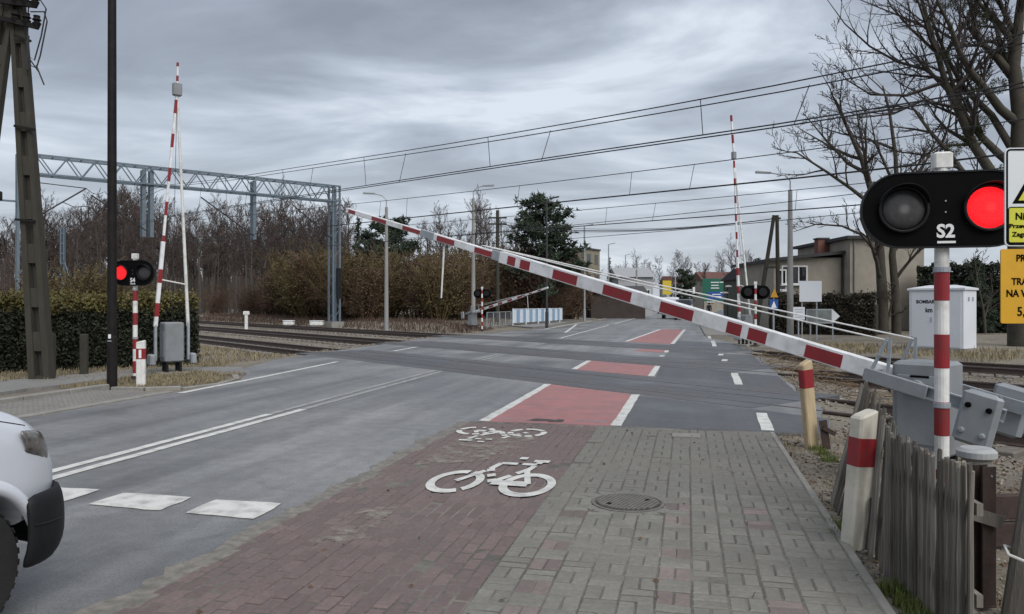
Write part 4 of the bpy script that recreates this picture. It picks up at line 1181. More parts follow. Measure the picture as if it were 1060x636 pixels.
# old twin concrete pole with ladder holes
p = G(42, 393)
ap = thing('utility_pole', 'old leaning twin utility pole with insulators, in front of the hedge', 'utility pole', p)
yy = p.y
def off(u, v): return A(u, v, yy) - p
def channel_pole(m_par, b, t_, w0, w1, name):
    """pole with a recessed web and openings, as two flanges joined by rungs"""
    b, t_ = Vector(b), Vector(t_)
    d = t_ - b; L_ = d.length
    mbp = MB()
    def quadbar(side):
        pts = []
        for f, w in ((0, w0), (1, w1)):
            c = b + d * f; xo = side * w * 0.36
            hw = w * 0.15; dp = w * 0.5
            pts += [c + Vector((xo - hw, -dp / 2, 0)), c + Vector((xo + hw, -dp / 2, 0)), c + Vector((xo + hw, dp / 2, 0)), c + Vector((xo - hw, dp / 2, 0))]
        mbp.add(pts, [(3, 2, 1, 0), (4, 5, 6, 7), (0, 1, 5, 4), (1, 2, 6, 5), (2, 3, 7, 6), (3, 0, 4, 7)])
    quadbar(-1); quadbar(1)
    n_ = int(L_ / 0.95)
    for k in range(n_ + 1):
        f = k / n_; w = w0 + (w1 - w0) * f
        c = b + d * f
        mbp.box(c, (w * 0.5, w * 0.36, 0.42))
    mbp.build(name, M_pole, m_par)
    wb = MB(); wb.bar(b + Vector((0, 0.04, 0)), t_ + Vector((0, 0.04, 0)), w1 * 0.4, 0.03, up=(0, 1, 0)); wb.build('web', M_pole, m_par)
channel_pole(ap, off(44, 399), off(14, -55), 0.46, 0.27, 'pole')
channel_pole(ap, off(-46, 399), off(15, -40), 0.44, 0.26, 'pole')
for (u0, v0, u1, v1) in ((4, 4, 42, 9), (2, 21, 44, 31), (10, -14, 40, -10)):
    a, b = off(u0, v0), off(u1, v1)
    cm_ = MB().bar(a + Vector((0, -0.16, 0)), b + Vector((0, -0.16, 0)), 0.08, 0.10).build('crossarm', M_bpole, ap)
    for f in (0.45, 0.72, 0.97):
        c = a.lerp(b, f) + Vector((0, -0.16, 0.05))
        MB().lathe([(0.04, -.1), (0.09, 0.03), (0.05, 0.06), (0.095, 0.10), (0.06, 0.14), (0.07, 0.19), (0, 0.2)], 10, None, c).build('insulator', M_bpole, cm_)
for (u0, v0, u1, v1) in ((19, 39, 36, 45), (19, 132, 40, 136), (20, 228, 40, 230)):
    MB().bar(off(u0, v0) + Vector((0, -0.14, 0)), off(u1, v1) + Vector((0, -0.14, 0)), 0.05, 0.05).build('step_bolt', M_bpole, ap)
for pts in (((30, 5), (46, 3), (52, 12), (47, 40), (40, 65), (33, 60), (32, 45)), ((36, 15), (50, 15), (53, 25), (46, 60), (42, 73), (36, 70), (33, 50)), ((42, 70), (46, 80), (50, 90)), ((33, 45), (34, 62), (44, 76)), ((34, 10), (33, 40), (34, 72))):
    MB().tube([off(*q) + Vector((0, -0.15, 0)) for q in pts], 0.016, 5).build('loose_wire', M_wire, ap)
MB().tube([off(34, 40) + Vector((0, -.16, 0)), off(33, 75) + Vector((0, -.16, 0))], 0.03, 6).build('cable_end', M_wire, ap)
# small concrete posts by the hedge
for (u, v, h, lab) in ((87, 388, 0.95, 'short grey concrete post standing alone before the hedge'), (53, 391, 0.98, 'short grey concrete post hugging the foot of the leaning utility pole')):
    q = G(u, v)
    b_ = thing('concrete_post', lab, 'post', q, 0.1)
    MB().box((0, 0, h / 2 - 0.05), (0.16, 0.14, h + 0.1), ch=0.02).build('shaft', M_pole, b_)
    for zz in (0.3, 0.62): MB().tube([(0, -0.072, zz), (0, -0.085, zz)], 0.008, 6).build('staple', M_rust, b_)

def street_lamp(base, h, label, r0=0.10, r1=0.06, arm=1.2, dirx=-1, m=M_concp, head='cobra', group=None):
    t = thing('street_lamp', label, 'street lamp', base, 0, group)
    if head == 'cobra':
        MB().tube([(0, 0, -0.1), (0, 0, 1.0), (0, 0, h - 0.8)], [r0, r0 * .95, r1], 12).build('pole', m, t)
        MB().tube([(0, 0, h - 0.82), (0, 0, h - 0.35), (dirx * 0.25, 0, h - 0.08), (dirx * arm * 0.7, 0, h), (dirx * arm, 0, h + 0.04)], 0.035, 8).build('arm', M_galv, t)
        MB().add([(dirx * (arm - 0.05), y, h + z) for (y, z) in ((-.06, 0), (.06, 0), (.06, .08), (-.06, .08))] + [(dirx * (arm + 0.7), y, h + z) for (y, z) in ((-.12, .03), (.12, .03), (.10, .13), (-.10, .13))],
                 [(0, 1, 2, 3), (7, 6, 5, 4), (0, 4, 5, 1), (1, 5, 6, 2), (2, 6, 7, 3), (3, 7, 4, 0)]).build('lamp_head', M_gpaint, t)
    else:
        MB().tube([(0, 0, -0.1), (0, 0, 1.1), (0, 0, 1.12), (0, 0, h)], [r0, r0, r0 * .75, r1], 12).build('pole', m, t)
        MB().bar((-0.02, 0, h - 0.04), (dirx * 0.28, 0, h + 0.04), 0.07, 0.06).build('arm', m, t)
        MB().bar((dirx * 0.2, 0, h + 0.02), (dirx * 0.85, 0, h + 0.16), 0.26, 0.09, ch=0.02).build('lamp_head', m, t)
    return t
street_lamp(A(400, 315, 48) * 1 - Vector((0, 0, H)), 8.5, 'concrete street lamp with its arm pointing away from the road, beyond the track', dirx=-1, arm=0.75, r0=0.14, r1=0.09)
street_lamp(A(490, 315, 52) - Vector((0, 0, H)), 9.6, 'tall concrete street lamp beside the far half lowered barrier', dirx=1, arm=0.7, r0=0.15, r1=0.09)
M_dpost = mat('dark_steel_post', (0.03, 0.032, 0.034), 0.5, 0.1)
street_lamp(A(566, 315, 53) - Vector((0, 0, H)), 8.9, 'black steel street lamp at the end of the white and blue railing', dirx=1, m=M_dpost, head='flat', r0=0.11, r1=0.05)
for i, (u, v, y) in enumerate(((605, 234, 74), (630, 253, 98), (647.5, 264, 119))):
    b = A(u, 315, y) - Vector((0, 0, H)); b.z = 0
    street_lamp(b, A(u, v, y).z, ['grey flat headed street lamp before the beige far building', 'grey flat headed street lamp beside the small dark spruce', 'grey flat headed street lamp beyond the small dark spruce'][i], dirx=1, m=M_galv, head='flat', r0=0.13, r1=0.07, group='lamps along the far street')
b = A(659, 315, 95) - Vector((0, 0, H)); b.z = 0
street_lamp(b, A(659, 273, 95).z, 'concrete street lamp before the pale far shed', dirx=1, arm=0.9, r0=0.17, r1=0.11)
# concrete mast on the right, with arm reaching left
b = G(818, 349.5)
street_lamp(b, A(818, 180, b.y).z, 'concrete lamp mast beside the blank white board', dirx=-1, arm=1.0, r0=0.17, r1=0.10)
# dark wooden pole with crossarm, and A-frame wooden pole, telephone cable between them
b1 = A(515, 315, 62) - Vector((0, 0, H)); b1.z = 0
wp = thing('utility_pole', 'dark wooden utility pole with short crossarms behind the concrete street lamp', 'utility pole', b1)
MB().tube([(0, 0, -0.2), (0, 0, A(515, 218, 62).z)], [0.17, 0.13], 10).build('pole', M_pole, wp)
for z in (8.1, 8.6): MB().box((0, -0.1, z), (1.5, 0.1, 0.12)).build('crossarm', M_pole, wp)
b2 = A(806, 315, 47) - Vector((0, 0, H)); b2.z = 0
wp2 = thing('utility_pole', 'wooden A shaped utility pole in front of the beige house', 'utility pole', b2)
zt = A(804, 223, 47).z
MB().tube([(0, 0, -0.2), (-0.1, 0, zt)], [0.15, 0.11], 10).build('pole', M_pole, wp2)
MB().tube([(-1.35, 0.2, -0.2), (-0.28, 0, zt)], [0.15, 0.11], 10).build('pole', M_pole, wp2)
MB().bar((-0.75, -.05, zt * 0.55), (-0.05, -.05, zt * 0.55), 0.08, 0.12).build('brace', M_pole, wp2)
MB().bar((-0.45, -.05, zt - .2), (0.1, -.05, zt - .2), 0.08, 0.12).build('crossarm', M_pole, wp2)
tw = thing('telephone_cable', 'sagging telephone cables strung between the two wooden utility poles', 'cable')
P0, P1 = Vector((b1.x, b1.y, 8.3)), Vector((b2.x - 0.2, b2.y, zt - 0.2))
P0 = A(560, 238, 60)
P00 = Vector((b1.x, b1.y - .1, 8.1))
for dz, r_ in ((0, 0.03), (0.22, 0.016), (-0.15, 0.016)):
    pts = []
    for k in range(17):
        f = k / 16; q = P00.lerp(P1, f); q.z -= 1.3 * 4 * f * (1 - f) * 0.5 - dz * (1 - f); pts.append(q)
    MB().tube(pts, r_, 5).build('wire', M_wire, tw)

# ---------------------------------------------------------------- gantry over the tracks
gt = thing('catenary_gantry', 'blue grey steel lattice gantry spanning the tracks before the wood', 'gantry')
ga = A(346, 315, 57.0) - Vector((0, 0, H)); ga.z = 0.3
gq, gs = w2t(ga)
glen = 19.6
ZT, ZB = 10.35, 9.25
gt.location = (ga.x, ga.y, 0); gt.rotation_euler = (0, 0, AT)     # local -x runs along the beam toward the near side
bwid = 0.42
ztop = lambda x: ZT
for y in (-bwid, bwid):
    for z in (ZB, ZT):
        MB().bar((0.3, y, z), (-glen - 0.3, y, z), 0.11, 0.11).build('chord', M_gantry, gt)
n = 26
for y in (-bwid, bwid):
    for k in range(n):
        x0 = -glen * k / n; x1 = -glen * (k + 1) / n
        z0, z1 = (ZB, ZT) if k % 2 == 0 else (ZT, ZB)
        MB().bar((x0, y, z0), (x1, y, z1), 0.05, 0.06).build('brace', M_gantry, gt)
for k in range(0, n + 1, 2):
    x0 = -glen * k / n
    MB().bar((x0, -bwid + .06, ZT - 0.003), (x0, bwid - .06, ZT - 0.003), 0.05, 0.05).build('brace', M_gantry, gt)
    MB().bar((x0, -bwid + .06, ZB + 0.003), (x0, bwid - .06, ZB + 0.003), 0.05, 0.05).build('brace', M_gantry, gt)
for x0, zb in ((0, 0.0), (-glen, -0.2)):
    for y in (-0.36, 0.36):
        for dx_ in (-0.26, 0.26):
            MB().box((x0 + dx_, y, (ZT + zb) / 2 + 0.02), (0.13, 0.13, ZT - zb)).build('leg', M_gantry, gt)
    z = zb + 0.5; sgn = 1
    while z < ZB - 0.5:
        for y in (-0.36, 0.36):
            MB().bar((x0 - 0.26 * sgn, y * 1.02, z), (x0 + 0.26 * sgn, y * 1.02, z + 0.75), 0.05, 0.03).build('lacing', M_gantry, gt)
        z += 0.75; sgn = -sgn
    MB().box((x0, 0, 0.05), (1.0, 1.2, 0.6)).build('footing', M_conc, gt)
MB().box((0.12, -0.5, 3.2), (0.34, 0.2, 2.2)).build('relay_box', M_blackp, gt)
def beam_x(u):        # distance along the beam seen at column u
    k = (u - CU) / F
    return (ga.x - k * ga.y) / (ct - k * st)
for u, zb in ((148, 5.9), (156, 5.9), (262, 6.1)):
    L_ = beam_x(u)
    for y in (-0.25, 0.25):
        MB().bar((-L_, y, ZT - 0.2), (-L_, y, zb), 0.22 if y < 0 else 0.18, 0.16, up=(0, 1, 0)).build('hanger', M_gantry, gt)
    MB().bar((-L_, -0.3, zb + 0.15), (-L_, 0.3, zb + 0.15), 0.1, 0.1).build('tie', M_gantry, gt)
# cantilever brackets
def bracket(u_sup, z_low, u_tip, v_tip, tie=False):
    L0 = beam_x(u_sup); L1 = beam_x(u_tip)
    yt = ga.y - st * L1
    zt_ = A(u_tip, v_tip, yt).z
    b_ = MB(); b_.tube([(-L0, -0.3, z_low), (-L1, -0.4, zt_)], 0.045, 8)
    bo2 = b_.build('bracket_arm', M_wire, gt)
    MB().tube([(-L0 + (L0 - L1) * 0.2, -0.32, z_low + (zt_ - z_low) * .2), (-L0 + (L0 - L1) * 0.2, -0.32, z_low + (zt_ - z_low) * .2 + 0.01)], 0.08, 8).build('insulator', M_rust, bo2)
    if tie:
        MB().tube([(-L0, -0.3, zt_ + 0.15), (-L1, -0.4, zt_)], 0.03, 6).build('tie_rod', M_wire, gt)
    xm = -L0 + (-L1 + L0) * 0.62; zm = z_low + (zt_ - z_low) * 0.62
    MB().tube([(xm, -.36, zm), (xm + 0.6, -.4, zm - 0.25), (xm + 1.3, -.4, zm - 0.15)], 0.025, 6).build('steady_arm', M_wire, gt)
    cu_ = [(-L1, -.4, zt_)]
    for k in range(1, 9):
        f = k / 8; cu_.append((-L1 + 1.0 * f, -.4, zt_ - 0.25 * math.sin(f * PI) - 0.1 * f))
    cu_ += [(-L1 + 1.5, -.4, zt_ - 0.7), (-L1 + 1.15, -.4, zt_ - 1.0), (-L1 + 1.35, -.4, zt_ - 1.4)]
    MB().tube(cu_, 0.018, 5).build('jumper_wire', M_wire, gt)
bracket(346, 6.2, 301, 213); bracket(262, 6.3, 206, 205); bracket(150, 6.3, 93, 203); bracket(22, 6.2, 88, 196, True)
# second, farther catenary mast
b = A(65, 315, 66) - Vector((0, 0, H)); b.z = 0.3
ms = thing('catenary_mast', 'slim pale blue catenary mast rising behind the hedge', 'mast', b)
for x in (-0.13, 0.13): MB().box((x, 0, 3.9), (0.12, 0.22, 8.0)).build('leg', M_gantry, ms)
for k in range(9): MB().box((0, -0.10, 0.6 + k * 0.85), (0.139, 0.02, 0.12)).build('batten', M_gantry, ms)
MB().tube([(0.15, 0, 5.0), (1.6, -0.5, 1.0)], 0.02, 5).build('guy_wire', M_galv, ms)
b = A(15, 204, 43); 
MB().box((-glen - 0.75, 0.0, 7.6), (0.9, 0.12, 0.1)).build('lamp_bracket', M_gantry, gt)
MB().box((-glen - 1.15, 0.0, 7.85), (0.3, 0.35, 0.5), ch=0.05).build('lamp', M_bpole, gt)

# ---------------------------------------------------------------- overhead wires, one set per track
def interp(tab, x):
    if x <= tab[0][0]: return tab[0][1]
    for (a, b) in zip(tab, tab[1:]):
        if x <= b[0]: return a[1] + (b[1] - a[1]) * (x - a[0]) / (b[0] - a[0])
    return tab[-1][1]
CON = [(-60, 5.4), (-30, 4.9), (-5, 4.62), (4.5, 4.6), (7.6, 4.75), (12.4, 5.0), (25.2, 5.6), (47, 6.6), (90, 6.4), (200, 6.4)]
MES = [(-60, 8.0), (-45, 6.9), (-30, 6.0), (-15, 5.45), (-3, 5.22), (4.5, 5.25), (7.6, 5.4), (12.4, 5.68), (18, 6.05), (25.2, 6.6), (36, 7.4), (47, 8.4), (70, 7.4), (90, 7.2), (120, 8.4), (200, 8.0)]
for k, (Q, nm, lab) in enumerate(((Q1, 2, 'overhead wires with droppers above the first track, highest of the three wire sets'), (Q2, 1, 'overhead wires with droppers above the middle track'), (Q3, 1, 'overhead wires with droppers above the furthest track'))):
    ow = thing('overhead_wires', lab, 'wires')
    fs = Q / Q1
    fine = lambda tab, s: (interp(tab, s - 2.2) + interp(tab, s - 1.1) + interp(tab, s) + interp(tab, s + 1.1) + interp(tab, s + 2.2)) / 5
    S_ = frange(-60, 180, 2.5)
    for j in range(2):
        MB().tube([T(Q + (j - 0.5) * (0.24 if k == 0 else 0.1), s, fine(CON, s / fs)) for s in S_], 0.0135, 5).build('contact_wire', M_wire, ow)
    for j in range(nm):
        MB().tube([T(Q + (j - 0.5) * 0.35 if nm == 2 else Q, s, fine(MES, s / fs) - 0.03 * j) for s in S_], 0.0125, 5).build('messenger_wire', M_wire, ow)
    s = -24.0 + k * 1.7; i = 0
    while s < 46 * fs:
        j = i % 2
        a = T(Q + (j - 0.5) * 0.35 if nm == 2 else Q, s, fine(MES, s / fs)); b = T(Q + (j - 0.5) * 0.2, s + 0.25 * j, fine(CON, s / fs))
        MB().tube([a, b], 0.008, 4).build('dropper', M_wire, ow)
        s += (2.0 if i % 2 else 4.6) * (1.0 + 0.15 * k); i += 1
# extra feeder lines low over the far side
fw = thing('feeder_lines', 'pair of plain feeder lines running beyond the furthest track', 'wires')
for dq, z in ((0, 5.9), (1.2, 5.3)):
    MB().tube([T(29 + dq, s, z + 0.0011 * (s - 20) ** 2 * 0.6) for s in frange(-40, 120, 5)], 0.016, 5).build('wire', M_wire, fw)

# ================================================================ BUILDINGS
M_plaster = mat('beige_render', (0.300, 0.272, 0.225), 0.9, 0.12, 2.0, dirt=(0.20, 0.18, 0.15), dirt_scale=0.6, dirt_amt=0.5, bump=0.2, bscale=30)
M_roofd = mat('dark_felt_roof', (0.05, 0.05, 0.052), 0.9, 0.2, 2)
M_brickc = mat('red_chimney', (0.16, 0.07, 0.055), 0.9, 0.25, 8)
M_frame = mat('white_window_frame', (0.70, 0.70, 0.70), 0.5, 0.05)
def window(par, x, y, z, w, h, mull=1):
    wn_ = MB()
    for dx_ in (-w / 2, w / 2): wn_.box((x + dx_, y - 0.02, z), (0.09, 0.08, h + 0.09))
    for dz in (-h / 2, h / 2): wn_.box((x, y - 0.023, z + dz), (w - 0.09, 0.08, 0.09))
    for m_ in range(1, mull + 1): wn_.box((x - w / 2 + w * m_ / (mull + 1), y - 0.026, z), (0.07, 0.07, h - 0.09))
    o = wn_.build('window', M_frame, par)
    MB().box((x, y - 0.004, z), (w - 0.02, 0.02, h - 0.02)).build('pane', M_glass, o)
    MB().box((x, y - 0.10, z - h / 2 - 0.08), (w + 0.25, 0.2, 0.05)).build('sill', M_frame, o)
YH = 50.0
o = A(801, 315, YH); o.z = 0
hs = thing('house', 'beige rendered flat roofed house behind the brown hedge', 'house', o)
wl_ = A(873, 315, YH).x - o.x; hL = A(837, 267, YH).z
MB().box((wl_ / 2, 4, hL / 2), (wl_, 8, hL)).build('wall', M_plaster, hs)
rl = MB(); e_ = 0.35
rl.add([(-e_, -e_, hL - 0.25), (wl_, -e_, hL + 0.25), (wl_, 8 + e_, hL + 0.25), (-e_, 8 + e_, hL - 0.25), (-e_, -e_, hL - 0.05), (wl_, -e_, hL + 0.45), (wl_, 8 + e_, hL + 0.45), (-e_, 8 + e_, hL - 0.05)], [(3, 2, 1, 0), (4, 5, 6, 7), (0, 1, 5, 4), (1, 2, 6, 5), (2, 3, 7, 6), (3, 0, 4, 7)])
ro = rl.build('roof', M_roofd, hs)
MB().box((4.1, 2.5, hL + 0.75), (0.7, 0.7, 1.3)).build('chimney', M_brickc, ro)
MB().box((4.1, 2.5, hL + 1.44), (0.82, 0.82, 0.1)).build('chimney_cap', M_roofd, ro)
wr = A(948, 315, YH).x - o.x; h2 = A(900, 249, YH).z
MB().box(((wl_ + wr) / 2 + 0.004, 3.5, h2 / 2), (wr - wl_, 9, h2)).build('wall', M_plaster, hs)
MB().box(((wl_ + wr) / 2, 3.5, h2 + 0.1), (wr - wl_ + 0.6, 9.6, 0.2)).build('roof', M_roofd, hs)
window(hs, A(813.5, 0, YH).x - o.x + 0.55, 0, A(819, 285, YH).z, 1.6, 1.15, 2)
window(hs, 0.55, 0, A(802, 290, YH).z, 0.45, 1.3, 0)
MB().tube([(wl_ - 0.12, -0.08, 0), (wl_ - 0.12, -0.08, hL)], 0.06, 8).build('drainpipe', M_roofd, hs)
MB().tube([(wl_ + 0.25, -1.07, 0), (wl_ + 0.25, -1.07, h2)], 0.05, 8).build('drainpipe', M_conc, hs)
MB().box((wr - 1.2, 2.5, h2 + 0.6), (0.6, 0.6, 1.0)).build('chimney', M_brickc, hs)
# garage behind the cabinet
o2 = A(949, 315, 56); o2.z = 0
gr_ = thing('outbuilding', 'low pale outbuilding with dark eaves behind the dark evergreens', 'building', o2)
MB().box((6, 3, 1.8), (12, 6, 3.6)).build('wall', M_plaster, gr_)
MB().box((6, 3, 3.72), (12.8, 6.8, 0.24)).build('roof', M_roofd, gr_)
for x in (1.5, 4.5): window(gr_, x, 0, 2.0, 1.2, 1.0, 1)
# far beige building on the left of the street
o3 = A(584, 315, 92); o3.z = 0
fb_ = thing('apartment_building', 'beige box building with a flat roof behind the pine', 'building', o3, -0.55)
hb_ = A(600, 259, 92).z
MB().box((1.4, 2.0, hb_ / 2), (2.8, 4.0, hb_)).build('wall', mat('far_beige', (0.21, 0.19, 0.135), 0.9, 0.15, 0.8), fb_)
MB().box((1.4, 2.0, hb_ + 0.1), (3.0, 4.2, 0.2)).build('roof', M_roofd, fb_)
for zz in (2.0, 4.6, 7.0):
    MB().box((1.4, 0.0, zz), (0.8, 0.05, 1.1)).build('window', M_glass, fb_)
for yy_ in (1.0, 3.0):
    for zz in (2.0, 4.6, 7.0): MB().box((2.8, yy_, zz), (0.05, 0.9, 1.2)).build('window', M_glass, fb_)
# pale shed and low brick buildings further along
def shed(u0, u1, vtop, y, lab, m, rm, depth=10, name='shed', nwin=3):
    a = A(u0, 315, y); a.z = 0; w = A(u1, 0, y).x - a.x; h = A(u0, vtop, y).z
    t = thing(name, lab, 'building', a)
    MB().box((w / 2, depth / 2, h / 2), (w, depth, h)).build('wall', m, t)
    r = MB(); r.add([(-.3, -.4, h), (w + .3, -.4, h), (w + .3, depth + .4, h), (-.3, depth + .4, h), (-.3, depth / 2, h + h * .28), (w + .3, depth / 2, h + h * .28)], [(0, 1, 5, 4), (2, 3, 4, 5), (0, 4, 3), (1, 2, 5), (3, 2, 1, 0)])
    r.build('roof', rm, t)
    for k in range(nwin): window(t, w * (k + 0.5) / nwin, 0, h * 0.5, w / nwin * 0.45, h * 0.35, 1)
    return t
M_pale = mat('pale_grey_render', (0.36, 0.37, 0.38), 0.9, 0.1, 1)
M_rroof = mat('brown_red_roof', (0.12, 0.055, 0.045), 0.9, 0.2, 1)
shed(640, 676, 287, 105, 'pale grey shed beside the far street', M_pale, mat('pale_roof', (0.3, 0.31, 0.32), 0.8), nwin=3)
shed(612, 668, 303, 88, 'low dark brown shed along the far left pavement', mat('dark_brown_boards', (0.045, 0.035, 0.03), 0.9, 0.3, 1), M_roofd, depth=6, nwin=0)
shed(728, 772, 290, 150, 'house with a brown red roof behind the green road sign', M_plaster, M_rroof, name='house')
shed(778, 800, 288, 75, 'dull green gabled building left of the beige house', mat('dull_green_render', (0.09, 0.10, 0.075), 0.9, 0.2, 1), M_roofd, name='house', nwin=2)
shed(690, 716, 294, 210, 'far grey house at the end of the street', M_pale, M_rroof, name='house', nwin=3)

# ================================================================ SIGNS BEYOND THE CROSSING
def post_sign(u, v0, v1, w_px, y, label, name, m, cat='sign', shape='rect', base_v=None, border=None, posts=1, rz=0.0):
    a = A(u, (v0 + v1) / 2, y); h = A(u, v0, y).z - A(u, v1, y).z; w = w_px * y / F
    t = thing(name, label, cat, (a.x, a.y, 0), rz)
    zc2 = a.z
    if shape == 'rect': pl = rrect(w, h, 0.02)
    elif shape == 'tri': pl = [(-w / 2, -h / 2), (w / 2, -h / 2), (0, h / 2)]
    elif shape == 'arrow': pl = [(-w / 2, -h / 2), (w * 0.28, -h / 2), (w / 2, 0), (w * 0.28, h / 2), (-w / 2, h / 2)]
    MB().prism(pl, -0.015, 0.015, RX, (0, 0, zc2)).build('plate', m, t)
    xs_ = [0] if posts == 1 else [-w * 0.36, w * 0.30]
    for x in xs_: MB().tube([(x, 0.06, -0.1), (x, 0.06, zc2 + h * 0.45)], 0.035, 8).build('post', M_galv, t)
    return t, zc2, w, h
M_board = mat('blank_board', (0.60, 0.63, 0.68), 0.5, 0.05, 2, dirt=(0.5, 0.5, 0.5), dirt_scale=2, dirt_amt=0.3)
post_sign(839, 291, 312.5, 23, 36, 'large blank white board on posts before the brown hedge', 'notice_board', M_board, posts=2)
t, z, w, h = post_sign(827, 318, 331, 12, 35, 'small white notice with faint print beside the arrow board', 'notice', M_board)
for k in range(4): MB().box((0, -0.017, z + h * (0.3 - 0.2 * k)), (w * 0.7, 0.003, 0.03)).build('print_line', M_galv, t)
t, z, w, h = post_sign(852, 320, 335, 35, 36.5, 'grey arrow board with a white tip pointing away from the road', 'arrow_sign', M_galv, shape='arrow', posts=2)
MB().prism([(w * 0.26, -h * .46), (w * .49, 0), (w * 0.26, h * .46)], 0.0155, 0.018, RX, (0, 0, z)).build('white_tip', M_wsign, t)
MB().prism([(-w * .47, -h * .42), (w * 0.24, -h * .42), (w * 0.24, h * .42), (-w * .47, h * .42)], 0.0155, 0.018, RX, (0, 0, z)).build('grey_face', mat('grey_reflective', (0.16, 0.18, 0.18), 0.4, 0.3, 3), t)
t, z, w, h = post_sign(801.5, 299, 308, 8, 36, 'small yellow sign plate above the blue square sign', 'yellow_sign', mat('amber_sign', (0.5, 0.26, 0.02), 0.5), shape='tri')
M_blue = mat('blue_sign', (0.012, 0.07, 0.27), 0.45, 0.05)
t, z, w, h = post_sign(801, 310, 321, 9, 35.8, 'small blue square sign with a white triangle', 'blue_sign', M_blue)
MB().prism([(-w * .32, -h * .3), (w * .32, -h * .3), (0, h * .35)], 0.0155, 0.018, RX, (0, 0, z)).build('white_triangle', M_letter, t)
t, z, w, h = post_sign(774, 302, 310, 16, 60, 'yellow plate half hidden by the black back of the far signal', 'yellow_sign', mat('pale_amber_sign', (0.5, 0.33, 0.08), 0.5))
# overhead direction sign in the far street
M_grn = mat('green_sign', (0.006, 0.105, 0.065), 0.5, 0.06)
t, z, w, h = post_sign(741.5, 288.5, 312, 29, 95, 'large green and blue direction sign beside the far street', 'direction_sign', M_grn, posts=2)
MB().prism(rrect(w * .60, h * .34, 0.03), 0.016, 0.022, RX, (0.0, 0, z - h * 0.25)).build('blue_panel', M_blue, t)
MB().prism(rrect(w * .30, h * .16, 0.02), 0.016, 0.020, RX, (w * .30, 0, z - h * .16)).build('blue_panel', M_blue, t)
for (x, dz, ww_) in ((-.05, .33, .30), (-.05, .20, .26), (-.05, .08, .3), (.22, .34, .2), (.0, -.2, .3), (.0, -.3, .34), (.2, -.12, .12)):
    MB().box((x * w, -0.024, z + dz * h), (ww_ * w, 0.004, 0.10)).build('print_line', M_letter, t)
# yellow advertising pylon
t, z, w, h = post_sign(690.5, 290, 305, 9, 100, 'yellow upright advertising panel beside the far street', 'advertising_panel', mat('ad_yellow', (0.55, 0.42, 0.03), 0.5), posts=2)
MB().box((0, 0, z + h * 0.62), (w * 1.05, 0.1, h * .28)).build('dark_header', M_rroof, t)
# traffic light mast with arm
b = A(699, 315, 105); b.z = 0
tm = thing('traffic_light_mast', 'grey traffic light mast with a bent arm over the far street', 'traffic light', b)
zt_ = A(699, 286, 105).z
MB().tube([(0, 0, 0), (0, 0, zt_)], [0.12, 0.09], 8).build('pole', M_galv, tm)
MB().tube([(-0.6, 0, 0), (-0.6, 0, 2.2), (-0.2, 0, 3.1), (1, 0, 3.5), (2.4, 0, 3.6)], 0.07, 8).build('arm', M_galv, tm)
MB().box((2.5, -0.05, 3.5), (0.32, 0.3, 0.9), ch=0.04).build('signal_head', M_white, tm)
b = A(753, 315, 60); b.z = 0
tl = thing('small_lamp', 'low dark post with two white lamp heads before the green road sign', 'lamp', b)
MB().tube([(0, 0, 0), (0, 0, A(753, 294, 60).z)], 0.06, 8).build('pole', M_dpost, tl)
for dx_, dz in ((0.05, -0.05), (-0.2, -0.55)): MB().box((dx_, -0.1, A(753, 296, 60).z + dz), (0.42, 0.3, 0.12), ch=0.03).build('lamp_head', M_white, tl)

# ---------------------------------------------------------------- railings beyond the crossing
M_rblue = mat('blue_grey_panel', (0.22, 0.33, 0.46), 0.6, 0.1, 2)
M_rwhite = mat('pale_panel', (0.60, 0.66, 0.72), 0.6, 0.08, 2)
ra, rb2 = A(531, 335.5, 58), A(582, 332.5, 69)
ra.z = rb2.z = 0.05
rl_ = thing('panel_railing', 'low railing of white and blue upright panels beside the far path', 'railing')
n = 17
for i in range(n):
    f0, f1 = i / n, (i + 0.97) / n
    a, b = ra.lerp(rb2, f0), ra.lerp(rb2, f1)
    MB().bar(a + Vector((0, 0, 0.68)), b + Vector((0, 0, 0.68)), 0.04, 1.02).build('panel', M_rwhite if i % 2 == 0 else M_rblue, rl_)
for i in range(0, n + 1, 4):
    a = ra.lerp(rb2, min(1, i / n)); MB().box(a + Vector((0, -0.06, 0.62)), (0.07, 0.07, 1.3)).build('post', M_rwhite, rl_)
MB().bar(ra + Vector((0, -.02, 1.22)), rb2 + Vector((0, -.02, 1.22)), 0.06, 0.05).build('top_rail', M_rwhite, rl_)
rc, rd = A(504, 337, 50.5), A(529, 335, 56.5); rc.z = rd.z = 0.02
ml = thing('mesh_railing', 'low grey tube railing with mesh between the far barrier and the blue panels', 'railing')
for i in range(5):
    a = rc.lerp(rd, i / 4); MB().tube([a, a + Vector((0, 0, 1.1))], 0.03, 6).build('post', M_galv, ml)
for z in (0.15, 1.08): MB().tube([rc + Vector((0, 0, z)), rd + Vector((0, 0, z))], 0.025, 6).build('rail', M_galv, ml)
for k in range(24):
    a = rc.lerp(rd, (k + 0.5) / 24); MB().tube([a + Vector((0, 0, .15)), a + Vector((0, 0, 1.08))], 0.008, 4).build('bar', M_galv, ml)
wa, wb = A(743, 330, 66), A(748, 333, 60); wa.z = wb.z = 0.0
wr_ = thing('white_railing', 'short white panel railing on the far pavement near the walking person', 'railing')
for i in range(5):
    a, b = wa.lerp(wb, i / 5), wa.lerp(wb, (i + .94) / 5)
    MB().bar(a + Vector((0, 0, 0.62)), b + Vector((0, 0, 0.62)), 0.05, 1.1).build('panel', M_rwhite, wr_)
